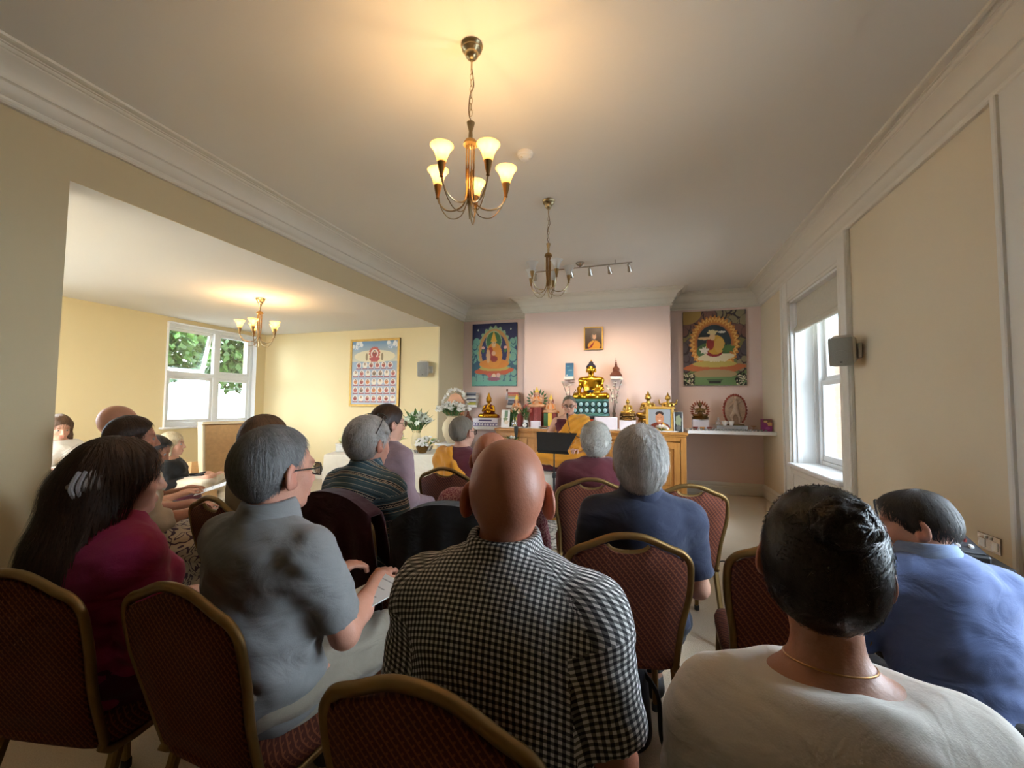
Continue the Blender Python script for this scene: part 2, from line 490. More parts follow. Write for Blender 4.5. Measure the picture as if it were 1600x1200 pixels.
# right wall with two tall window recesses
W1, W2 = (4.77, 6.28), (1.10, 2.60)
WZ0, WZ1 = .66, 2.76
segs = []
for a, b in ((YF-T, W2[0]), (W2[1], W1[0]), (W1[1], YB+T)): segs.append((XR, XR+.42, a, b, 0, ZC+.1))
for a, b in (W1, W2): segs += [(XR, XR+.42, a, b, 0, WZ0), (XR, XR+.42, a, b, WZ1, ZC+.1)]
wall('wall_right', segs, M_beige, 'pale beige wall with the sash windows')
# side room
SW, SW2 = (4.80, 6.42), (.3, 3.0)
SW0, SW1 = 1.0, 2.68
segs = [(SXL-T, SXL, SYF-T, SW2[0], 0, SZ+.2), (SXL-T, SXL, SW2[1], SW[0], 0, SZ+.2), (SXL-T, SXL, SW[1], SYB+T, 0, SZ+.2)]
for a, b in (SW, SW2): segs += [(SXL-T, SXL, a, b, 0, SW0), (SXL-T, SXL, a, b, SW1, SZ+.2)]
wall('wall_side_left', segs, M_side, 'warm cream window wall of the side room')
wall('wall_side_back', [(SXL-T, XL-.02, SYB, SYB+T, 0, SZ+.2)], M_side, 'warm cream end wall of the side room')
wall('wall_side_front', [(SXL-T, -6.6, SYF-T, SYF, 0, SZ+.2), (-4.2, XL-T, SYF-T, SYF, 0, SZ+.2), (-6.6, -4.2, SYF-T, SYF, 0, .9), (-6.6, -4.2, SYF-T, SYF, 2.5, SZ+.2)], M_side, 'warm cream near wall of the side room')  # the gap in this unseen wall is added so more sky light enters

# mouldings swept along a path of wall corners (room lies to the right of the path direction)
def moulding(name, path, prof, material, label, open_ends=True):
    P = [Vector((p[0], p[1])) for p in path]; rings = []
    for i, p in enumerate(P):
        ns = []
        if i > 0: d = (P[i]-P[i-1]).normalized(); ns.append(Vector((d.y, -d.x)))
        if i < len(P)-1: d = (P[i+1]-P[i]).normalized(); ns.append(Vector((d.y, -d.x)))
        n = ns[0] if len(ns) == 1 else (ns[0]+ns[1])/(1+ns[0].dot(ns[1]))
        rings.append([(p.x+n.x*d_, p.y+n.y*d_, z) for d_, z in prof])
    return struct(MB().loft(rings).build(name, material, sharp=25), label)
cp = [(-.05, 3.02), (.025, 3.02), (.032, 3.03), (.032, 3.04), (.022, 3.048), (.026, 3.06), (.045, 3.075), (.058, 3.10), (.062, 3.125), (.07, 3.13), (.082, 3.13), (.085, 3.14), (.085, 3.15),
      (.09, 3.165), (.105, 3.19), (.13, 3.213), (.16, 3.228), (.165, 3.232), (.165, 3.24), (.178, 3.242), (.185, 3.25), (.185, 3.257), (.198, 3.258), (.198, 3.264), (.232, 3.265), (.235, 3.258), (.25, 3.262), (.256, 3.28), (-.05, 3.29)]
moulding('trim_1', [(XL, YF), (XL, YB), (-2.02, YB), (-2.02, YC), (.40, YC), (.40, YB), (XR, YB), (XR, YF)], cp, M_trim, 'deep white moulded cornice around the ceiling')
sk = [(-.02, 0), (.02, 0), (.02, .12), (.014, .13), (.018, .14), (.018, .165), (.008, .19), (-.02, .195)]
moulding('baseboard_left', [(XL, YF), (XL, 1.65), (XL-T, 1.65)], sk, M_trim, 'white skirting of the left pier')
moulding('baseboard_back', [(XL, SYB), (XL, YB), (-2.02, YB), (-2.02, YC), (.40, YC), (.40, YB), (XR, YB), (XR, W1[1]+.3)], sk, M_trim, 'tall white skirting along the altar wall')
moulding('baseboard_right', [(XR, W1[0]-.3), (XR, W2[1]+.35)], sk, M_trim, 'white skirting under the wall speaker')
moulding('baseboard_side', [(SXL, SYF), (SXL, SYB), (XL, SYB)], sk, M_trim, 'white skirting of the side room')

# tall sash windows in panelled recesses of the right wall
M_blind = mat('cream_blind_cloth', srgb(206, 198, 178), .9, var=.04, vscale=30, bump=.2, bscale=200)
M_brass = mat('aged_brass', srgb(150, 125, 80), .35, 1., var=.1)
M_brick = mat('buff_brick', srgb(196, 160, 134), .9, var=.15, vscale=9, bump=.5, bscale=60)
M_mortar = mat('mortar', srgb(190, 184, 172), .95, var=.06, bump=.3)
def sash_window(idx, y0, y1, label, drop=0.):
    w = thing('window_%d' % idx, label, 'window', (XR, (y0+y1)/2, 0)); del w['category']; w['kind'] = 'structure'
    hw = (y1-y0)/2
    # architrave that runs from floor to cornice
    a = MB()
    for s in (-1, 1):
        a.box((-.015, s*(hw+.11), 1.51), (.03, .22, 3.02), .004)
        a.box((-.035, s*(hw+.20), 1.51), (.03, .035, 3.02), .006)
        a.box((-.022, s*(hw+.045), 1.69), (.02, .03, 2.1), .006)
    a.box((-.011, 0, 2.89), (.022, 2*hw+.1, .27), .004); a.box((-.022, 0, 2.80), (.02, 2*hw+.02, .03), .006)
    a.build('architrave', M_trim, w)
    # panelled apron below the sill
    p = MB().box((-.01, 0, .33), (.02, 2*hw, .64), .003)
    p.box((-.018, 0, .6), (.02, 2*hw, .06), .004); p.box((-.018, 0, .1), (.02, 2*hw, .2), .004)
    for s in (-1, 0, 1): p.box((-.018, s*(hw-.05), .34), (.02, .09, .5), .004)
    p.build('apron_panel', M_trim, w)
    MB().box((.14, 0, .68), (.42, 2*hw, .045), .01).build('sill', M_white, w)
    # splayed shutter-box linings
    for s in (-1, 1):
        l = MB().box((.17, s*(hw-.012), 1.72), (.34, .024, 2.06), .003)
        for q in (.07, .27): l.box((q, s*(hw-.03), 1.72), (.05, .02, 2.06), .004)
        l.build('lining', M_white, w)
    MB().box((.17, 0, 2.745), (.34, 2*hw, .03), .003).build('lining', M_white, w)
    X = .33
    f = MB()
    for s in (-1, 1): f.box((X, s*(hw-.06), 1.72), (.09, .08, 2.06), .004); f.box((X-.05, s*(hw-.1), 1.72), (.03, .025, 2.06), .004)
    f.box((X, 0, 2.72), (.086, 2*hw-.004, .07), .004); f.box((X, 0, .725), (.1, 2*hw, .05), .004)
    f.build('frame', M_white, w)
    for nm, zc, hh, dx in (('upper_sash', 2.2, .98, .03), ('lower_sash', 1.24, .98, -.015)):
        q = MB(); iw = hw-.1
        for s in (-1, 1): q.box((X+dx, s*(iw-.025), zc), (.04, .05, hh), .005)
        q.box((X+dx, 0, zc+hh/2-.03), (.045, 2*iw, .06), .005); q.box((X+dx, 0, zc-hh/2+.035), (.045, 2*iw, .07), .005)
        q.box((X+dx, 0, zc), (.03, .03, hh-.08), .004)
        so = q.build(nm, M_white, w)
        for s in (-1, 1):
            MB().box((X+dx, s*(iw/2-.012), zc), (.005, iw-.06, hh-.1)).build('pane', M_glass, so)
    # roman blind, half gathered
    b = MB()
    pr = [(.0, 2.735), (.0, 2.45-drop), (-.012, 2.42-drop), (-.03, 2.40-drop), (-.03, 2.36-drop), (-.014, 2.345-drop), (.014, 2.345-drop), (.024, 2.40-drop), (.024, 2.735)]
    b.loft([[(.07+x, s*(hw-.03), z) for x, z in pr] for s in (-1, -.5, 0, .5, 1)], True).build('blind', M_blind, w)
    return w
sash_window(1, *W1, 'tall white sash window with a cream roman blind beside the altar')
sash_window(2, *W2, 'tall white sash window at the near end of the right wall', .0)
# outer brick reveals and ledge seen through the sash window
def brick_pier(loc, nx, nz, label):
    t = thing('brick_pier', label, 'wall', loc)
    MB().box((0, .26, 1.2), (.2, .5, 3.2)).build('mortar_core', M_mortar, t)
    b0 = MB().box((0, 0, 0), (.215, .105, .065), .006).build('brick', M_brick, t); me = b0.data; first = True
    for k in range(nz):
        for i in range(nx):
            o = b0 if first else b0.copy()
            if not first: COL.objects.link(o); o.parent = t
            first = False
            o.location = (0, .03+i*.115+(.055 if k % 2 else 0), -.3+k*.075)
    return t
brick_pier((3.2, 8.15, 0), 4, 40, 'buff brick pier outside the sash window by the altar')
# pale neighbouring house far outside
struct(box('exterior_wall', (6.8, 14.0, 2.5), (.3, 16, 7), mat('pale_blue_render', srgb(214, 228, 240), .9, var=.03), bev=0), 'pale rendered house wall outside')
struct(box('ground', (0, 5, -.35), (80, 80, .2), mat('garden_ground', srgb(150, 152, 150), .95, var=.2), bev=0), 'garden ground outside')

# garden window of the side room: white plastic frame with four lights, the upper left one tilted open
def garden_window(idx, y0, y1, label, tilt=True):
    w = thing('window_%d' % idx, label, 'window', (SXL, (y0+y1)/2, 0)); del w['category']; w['kind'] = 'structure'
    hw = (y1-y0)/2; X = -.09; zm = 1.86; zc = (SW0+SW1)/2; hh = SW1-SW0
    f = MB()
    for s in (-1, 1): f.box((X, s*(hw-.035), zc), (.08, .07, hh), .006)
    f.box((X, 0, SW1-.035), (.076, 2*hw-.004, .068), .005); f.box((X, 0, SW0+.035), (.076, 2*hw-.004, .068), .005)
    f.build('frame', M_upvc, w)
    MB().box((X, .06, zc), (.074, .075, hh-.1), .006).build('mullion', M_upvc, w)
    MB().box((X, 0, zm), (.070, 2*hw-.1, .075), .006).build('transom', M_upvc, w)
    MB().box((-.03, 0, SW0-.012), (.25, 2*hw+.1, .03), .006).build('sill', M_white, w)
    lin = MB()
    for s in (-1, 1): lin.box((-.02, s*(hw-.006), zc), (.12, .012, hh), .002)
    lin.box((-.02, 0, SW1-.006), (.12, 2*hw, .012), .002); lin.build('lining', M_white, w)
    for j, (a, b) in enumerate(((-hw+.07, .022), (.098, hw-.07))):
        for k, (c, d) in enumerate(((SW0+.07, zm-.037), (zm+.037, SW1-.07))):
            cy, cz, wy, wz = (a+b)/2, (c+d)/2, b-a, d-c
            q = MB()
            for s in (-1, 1):
                q.box((0, s*(wy/2-.025), -wz/2), (.05, .05, wz), .005); q.box((0, 0, -wz/2+s*(wz/2-.025)), (.046, wy-.004, .048), .004)
            so = q.build('sash', M_upvc, w)
            so.location = (X, cy, d)
            MB().box((0, 0, -wz/2), (.006, wy-.08, wz-.08)).build('pane', M_glass, so)
            if k == 1 and j == 0 and tilt:
                so.rotation_euler = (0, math.radians(14), 0); so.location.x = X-.03
            if k == 1: MB().box((.035, 0, -wz+.03), (.02, .12, .02), .005).build('handle', M_upvc, so)
    return w
garden_window(3, *SW, 'white four-light garden window with its upper left light tilted open')
garden_window(4, *SW2, 'unseen white window added behind the left pier to brighten the side room', False)  # hidden from the camera, added to bring more daylight into the side room

# skirting-level details by the sash window
rad = thing('radiator_pipe', 'white pipe with brass valve below the sash window sill', 'pipe', (XR-.06, 4.62, 0))
MB().tube([(0, 0, 0), (0, 0, .55)], .011, 10).build('pipe', M_white, rad)
MB().lathe([(.02, .50), (.024, .52), (.024, .56), (.015, .58)], 14).build('valve', M_brass, rad)
MB().lathe([(.016, .58), (.02, .585), (.02, .62), (.012, .63)], 14).build('knob', M_white, rad)

# garden: trees and a pale wall outside the side room
M_leaf = mat('garden_leaves', srgb(60, 88, 36), .5, var=.3, vscale=3, **{'Transmission Weight': .0})
M_bark = mat('bark', srgb(92, 76, 58), .9, var=.2)
def leafy(name, label, loc, rx, rz, n, seed, trunk=True, lo=.0):
    t = thing(name, label, 'tree', loc); r = random.Random(seed); m = MB()
    for i in range(n):
        while True:
            p = Vector((r.uniform(-1, 1), r.uniform(-1, 1), r.uniform(-1, 1)))
            if .35 < p.length < 1: break
        q = Vector((p.x*rx, p.y*rx, p.z*rz+lo)); M = Matrix.Translation(q) @ rot('Z', r.uniform(0, 360)) @ rot('X', r.uniform(-70, 70)) @ Matrix.Scale(r.uniform(.09, .17), 4)
        m.add([(-.5, 0, 0), (0, -.9, .1), (.5, 0, 0), (0, .9, .1)], [(0, 1, 2, 3)], M)
    m.build('crown', M_leaf, t, smooth=False, kind='stuff')
    if trunk: MB().tube(bez([(0, 0, -loc[2]-.3), (.1, .05, -1), (-.05, .1, 0), (0, 0, lo)]), .12, 8).build('trunk', M_bark, t)
    return t
leafy('garden_tree', 'sunlit tree outside the left half of the garden window', (-10.6, 6.2, 3.0), 1.75, 1.35, 6500, 3)
leafy('garden_tree', 'shaded tree outside the right half of the garden window', (-10.9, 9.75, 3.0), 1.75, 1.4, 6500, 4)
struct(box('garden_wall', (-13.4, 8, .75), (.2, 18, 2.1), mat('white_garden_wall', srgb(240, 244, 248), .9, var=.02), bev=0), 'white wall at the end of the garden')
# ------------------------------------------------------------------ people
def skin_mat(name, c, rough=.48):
    if name in MATS: return MATS[name]
    m, t, p = base_mat(name, rough)
    v = t.coord('Object'); f = t.noise(v, 9, 5, .6); g = t.noise(v, 55, 3)
    a = t.mix(f, tuple(x*.82 for x in c), tuple(min(1, x*1.14) for x in c)); a = t.mix(t.math('MULTIPLY', g, .22), a, (c[0]*.85, c[1]*.62, c[2]*.55))
    at = t.new('ShaderNodeVertexColor', layer_name='Col')
    t.ln(t.mix(1.0, a, at.outputs[0], 'MULTIPLY'), p.inputs['Base Color'])
    p.inputs['Specular IOR Level'].default_value = .4
    t.ln(t.bump(t.noise(v, 150, 5), .3, .003), p.inputs['Normal'])
    return m
def hair_mat(name, c1, c2, rough=.5, freq=90.):
    if name in MATS: return MATS[name]
    m, t, p = base_mat(name, rough)
    u = t.new('ShaderNodeUVMap'); mp = t.new('ShaderNodeMapping'); mp.inputs['Scale'].default_value = (freq, 5, 1)
    t.ln(u.outputs[0], mp.inputs[0]); f = t.noise(mp.outputs[0], 1.0, 4, .65, .3)
    f2 = t.noise(t.coord('Object'), 14, 3)
    k = t.math('ADD', t.math('MULTIPLY', f, .75), t.math('MULTIPLY', f2, .3)); cr = t.new('ShaderNodeMapRange'); cr.inputs[1].default_value = .3; cr.inputs[2].default_value = .75
    t.ln(k, cr.inputs[0]); t.ln(t.mix(cr.outputs[0], c1, c2), p.inputs['Base Color'])
    t.ln(t.bump(f, .8, .006), p.inputs['Normal']); p.inputs['Specular IOR Level'].default_value = .35
    p.inputs['Anisotropic'].default_value = .5
    return m
def cloth(name, c, var=.06, weave=350., bump=.25, rough=.9, vscale=10, sheen=.15):
    if name in MATS: return MATS[name]
    m, t, p = base_mat(name, rough); v = t.coord('Object')
    f = t.noise(v, vscale, 4); g = t.noise(v, weave, 2)
    a = t.mix(f, tuple(x*(1-2*var) for x in c), tuple(min(1, x*(1+2*var)) for x in c)); a = t.mix(t.math('MULTIPLY', g, .25), a, tuple(x*.6 for x in c))
    b1 = t.new('ShaderNodeBump', i_Strength=.42); b1.inputs['Distance'].default_value = .02
    t.ln(t.noise(t.coord('Object', (1, 1, 1.7)), 7, 3, .5, 1.2), b1.inputs['Height']); b2 = t.new('ShaderNodeBump', i_Strength=bump); b2.inputs['Distance'].default_value = .002
    t.ln(g, b2.inputs['Height']); t.ln(b1.outputs[0], b2.inputs['Normal'])
    t.ln(a, p.inputs['Base Color']); t.ln(b2.outputs[0], p.inputs['Normal'])
    p.inputs['Sheen Weight'].default_value = sheen
    return m
def gingham_mat():
    m, t, p = base_mat('black_white_gingham', .85)
    u = t.new('ShaderNodeUVMap'); s = t.new('ShaderNodeSeparateXYZ'); t.ln(u.outputs[0], s.inputs[0]); per = .0125
    st = [t.math('GREATER_THAN', t.math('FRACT', t.math('DIVIDE', s.outputs[i], per)), .5) for i in (0, 1)]
    k = t.math('MULTIPLY', t.math('ADD', st[0], st[1]), .5)
    cr = t.new('ShaderNodeValToRGB'); cr.color_ramp.interpolation = 'LINEAR'; e = cr.color_ramp.elements
    e[0].position = 0; e[0].color = (.78, .76, .72, 1); e[1].position = 1; e[1].color = (.012, .012, .016, 1)
    q = e.new(.5); q.color = (.16, .155, .15, 1)
    t.ln(k, cr.inputs[0]); t.ln(cr.outputs[0], p.inputs['Base Color'])
    t.ln(t.bump(t.noise(t.coord('Object'), 300, 2), .15, .002), p.inputs['Normal']); return m
def stripe_mat():
    """teal shirt with bands of thin cream stripes and zigzag rows"""
    m, t, p = base_mat('teal_striped_weave', .9)
    u = t.new('ShaderNodeUVMap'); s = t.new('ShaderNodeSeparateXYZ'); t.ln(u.outputs[0], s.inputs[0])
    fv = t.math('FRACT', t.math('DIVIDE', s.outputs[1], .115))
    zz = t.math('MULTIPLY', t.math('ABSOLUTE', t.math('SUBTRACT', t.math('FRACT', t.math('DIVIDE', s.outputs[0], .012)), .5)), .09)
    cr = t.new('ShaderNodeValToRGB'); cr.color_ramp.interpolation = 'CONSTANT'; e = cr.color_ramp.elements
    teal, dk, cream, grey = srgb(70, 98, 108), srgb(38, 46, 54), srgb(206, 190, 164), srgb(96, 112, 118)
    seq = [(0, teal), (.10, grey), (.14, teal), (.22, cream), (.245, teal), (.30, dk), (.33, teal), (.42, cream), (.45, dk), (.60, cream), (.63, teal), (.70, dk), (.73, teal), (.80, grey), (.84, teal)]
    e[0].position = 0; e[0].color = (*teal, 1); e[1].position = seq[1][0]; e[1].color = (*seq[1][1], 1)
    for q, c in seq[2:]: z = e.new(q); z.color = (*c, 1)
    t.ln(fv, cr.inputs[0])
    cr2 = t.math('LESS_THAN', t.math('ABSOLUTE', t.math('SUBTRACT', t.math('ADD', fv, zz), .535)), .018)
    cr3 = t.math('LESS_THAN', t.math('ABSOLUTE', t.math('SUBTRACT', t.math('ADD', fv, zz), .93)), .014)
    a = t.mix(cr2, cr.outputs[0], cream); a = t.mix(cr3, a, srgb(198, 196, 186))
    t.ln(a, p.inputs['Base Color']); t.ln(t.bump(t.noise(t.coord('Object'), 300, 2), .2, .002), p.inputs['Normal']); return m
def pattern_mat(name, c1, c2, scale, kind='swirl', thr=.5):
    if name in MATS: return MATS[name]
    m, t, p = base_mat(name, .9); v = t.coord('Object')
    if kind == 'swirl':
        n = t.noise(v, scale, 1, .5, 1.6); k = t.math('LESS_THAN', t.math('ABSOLUTE', t.math('SUBTRACT', t.math('FRACT', t.math('MULTIPLY', n, 5)), .5)), .16)
    else:
        n = t.noise(v, scale, 2, .7); k = t.math('GREATER_THAN', n, thr)
    t.ln(t.mix(k, c1, c2), p.inputs['Base Color']); t.ln(t.bump(t.noise(v, 300, 2), .2, .002), p.inputs['Normal']); return m

def RM(yaw=0, pitch=0, roll=0):
    """rotation: yaw clockwise seen from above (turn right), pitch down positive, roll to the right"""
    M = rot('Z', -yaw) @ rot('X', -pitch) @ rot('Y', roll)
    return np.array(M.to_3x3())
HEAD = [el((0, -.012, .032), (.076, .097, .086), .02), el((0, -.045, .0), (.066, .06, .07), .03), el((0, .032, -.015), (.062, .064, .083), .03), el((0, .036, -.072), (.05, .05, .043), .03),
        el((0, .074, -.098), (.02, .017, .016), .025), el((.037, .06, -.035), (.024, .022, .024), .02), el((-.037, .06, -.035), (.024, .022, .024), .02),
        rc((-.036, .082, .018), (.036, .082, .018), .011, .011, .015), el((.032, .103, -.004), (.017, .014, .012), .012, op=-1), el((-.032, .103, -.004), (.017, .014, .012), .012, op=-1),
        rc((0, .094, .004), (0, .113, -.036), .007, .011, .012), el((.011, .102, -.041), .008, .008), el((-.011, .102, -.041), .008, .008),
        rc((-.018, .092, -.067), (.018, .092, -.067), .006, .006, .006), rc((-.014, .092, -.077), (.014, .092, -.077), .0065, .0065, .006)]
def ear(s, big=1.0):
    R = np.array((rot('Z', s*30) @ rot('X', -12)).to_3x3())
    return [el((s*.083, -.010, -.008), (.009*big, .021*big, .034*big), .007, R), el((s*.083, -.002, -.030), (.009, .011, .013), .008), el((s*.094, -.002, -.004), (.009, .012, .020), .005, R, op=-1)]
def hand(w, d, n, side, curl=40, spread=1., big=1.):
    """palm and five fingers: w wrist, d pointing direction, n back-of-hand normal, side +1 = right"""
    w = np.array(w, float); d = np.array(d, float); d /= np.linalg.norm(d); n = np.array(n, float); n -= d*(n@d); n /= np.linalg.norm(n)
    lat = np.cross(d, n)*side            # towards the thumb
    out = []
    R = np.stack([lat, d, n], 1)
    out.append(el(w+d*.045*big, (.038*big, .052*big, .017*big), .02, R)); out.append(rc(w-d*.02, w+d*.02, .026*big, .028*big, .02))
    for i, (off, L) in enumerate(((.028, .072), (.0095, .082), (-.0095, .076), (-.028, .06))):
        p = w+d*(.085-abs(off)*.25)*big+lat*off*big*1.05; L *= big; a = math.radians(curl*.5); r = .0088*big
        for sname, fr, da in ((0, .45, curl*.5), (1, .32, curl*.9), (2, .26, curl*.7)):
            dirv = d*math.cos(a)-n*math.sin(a)+lat*off*1.2*spread; dirv /= np.linalg.norm(dirv)
            q = p+dirv*L*fr*1.0; out.append(rc(p, q, r, r*.93, .004)); p = q; r *= .93; a += math.radians(da)
    p = w+d*.025*big+lat*.03*big
    for L, k1, k2 in ((.038, .8, .75), (.028, .45, .95), (.022, .3, 1.)):
        dirv = lat*k1*.8+d*k2-n*.35; dirv /= np.linalg.norm(dirv); q = p+dirv*L*big; out.append(rc(p, q, .011*big, .0095*big, .006)); p = q
    return out

def hair_prims(style, t=.012):
    """returns primitives and cut function in the head frame (y forward, z up)"""
    S = [el((0, -.012, .032), (.076+t, .097+t, .086+t), .02), el((0, -.045, .0), (.067+t, .06+t, .07+t), .03)]
    front = lambda Y, Z, y0=.072, z0=.062: .8*(Y-y0)-.6*(Z-z0)
    def earcut(X, Y, Z, r=.03, y=-.004, z=-.012): return r-np.sqrt((np.abs(X)-.088)**2*.5+(Y-y)**2+(Z-z)**2)
    if style == 'short':
        return S, lambda X, Y, Z: np.maximum(np.maximum(front(Y, Z), earcut(X, Y, Z)), -.075-.25*(-Y-.05)-Z)
    if style == 'crop':       # receding hairline, close crop
        return S, lambda X, Y, Z: np.maximum(np.maximum(front(Y, Z, .055, .075), earcut(X, Y, Z)), -.07-.25*(-Y-.05)-Z)
    if style == 'full':       # thicker, to the nape, over the top of the ears
        S += [el((0, -.062, -.03), (.062+t, .045+t, .065+t), .03)]
        return S, lambda X, Y, Z: np.maximum(np.maximum(front(Y, Z, .078, .06), earcut(X, Y, Z, .024, .0, -.022)), -.098-Z)
    if style == 'bowl':
        S += [el((0, -.03, .0), (.083+t, .083+t, .055+t), .03), el((0, .045, .055), (.066+t, .055+t, .045), .03), el((0, -.068, -.03), (.06+t, .038+t, .04), .03)]
        return S, lambda X, Y, Z: np.maximum(np.maximum((-.012+.018*np.cos(X*60))-Z+np.maximum(0, -Y-.03)*-.75, (Y-.105)), np.maximum(Y-.02, 0)*1.6-(Z+.005))
    if style == 'updo':       # pulled back into a bun
        S += [el((0, -.06, -.02), (.062+t, .045+t, .06+t), .03), 
              rc((0, -.09, .0), (0, -.11, -.035), .03, .02, .02)]
        return S, lambda X, Y, Z: np.maximum(np.maximum(front(Y, Z, .074, .06), earcut(X, Y, Z, .026, .004, -.016)), -.09-.3*(-Y-.05)-Z)
    if style == 'low_bun':
        S += [el((0, -.06, -.02), (.06+t, .045+t, .06+t), .03), el((0, -.125, -.01), (.036, .03, .034), .015)]
        return S, lambda X, Y, Z: np.maximum(np.maximum(front(Y, Z, .074, .06), earcut(X, Y, Z, .028)), -.09-.2*(-Y-.05)-Z)
    if style == 'bob':
        S += [el((0, -.05, -.04), (.078+t, .06+t, .09+t), .03)]
        S += [rc((s*.075, .0, .03), (s*.082, .005, -.11), .028, .02, .03) for s in (-1, 1)]
        return S, lambda X, Y, Z: np.maximum(np.maximum(.8*(Y-.085)-.45*(Z-.055)*(np.abs(X) < .058)-.0*(X), np.where((np.abs(X) < .06) & (Y > .0), front(Y, Z, .082, .052), -1)), -.13-Z)
    if style == 'long':
        S += [el((0, -.05, -.03), (.078+t, .064+t, .10+t), .03), rc((0, -.075, -.04), (-.01, -.115, -.24), .085, .075, .05), rc((-.01, -.11, -.2), (-.02, -.12, -.40), .08, .05, .05),
              rc((.04, -.06, -.08), (.06, -.085, -.26), .05, .035, .05), rc((-.04, -.06, -.08), (-.075, -.085, -.27), .055, .04, .05), rc((-.03, -.12, -.36), (-.05, -.11, -.47), .05, .02, .04),
              rc((.07, .0, .0), (.07, -.03, -.12), .025, .025, .04), rc((-.07, .0, .0), (-.07, -.03, -.12), .025, .025, .04)]
        return S, lambda X, Y, Z: np.maximum(np.where(Y > -.03, front(Y, Z, .082, .06), -1), -.52-Z+0*X)
    if style == 'fringe':     # monk's stubble: a thin close-cropped cap
        return S, lambda X, Y, Z: np.maximum(np.maximum(front(Y, Z, .06, .07), earcut(X, Y, Z)), -.065-.25*(-Y-.05)-Z)
    raise KeyError(style)

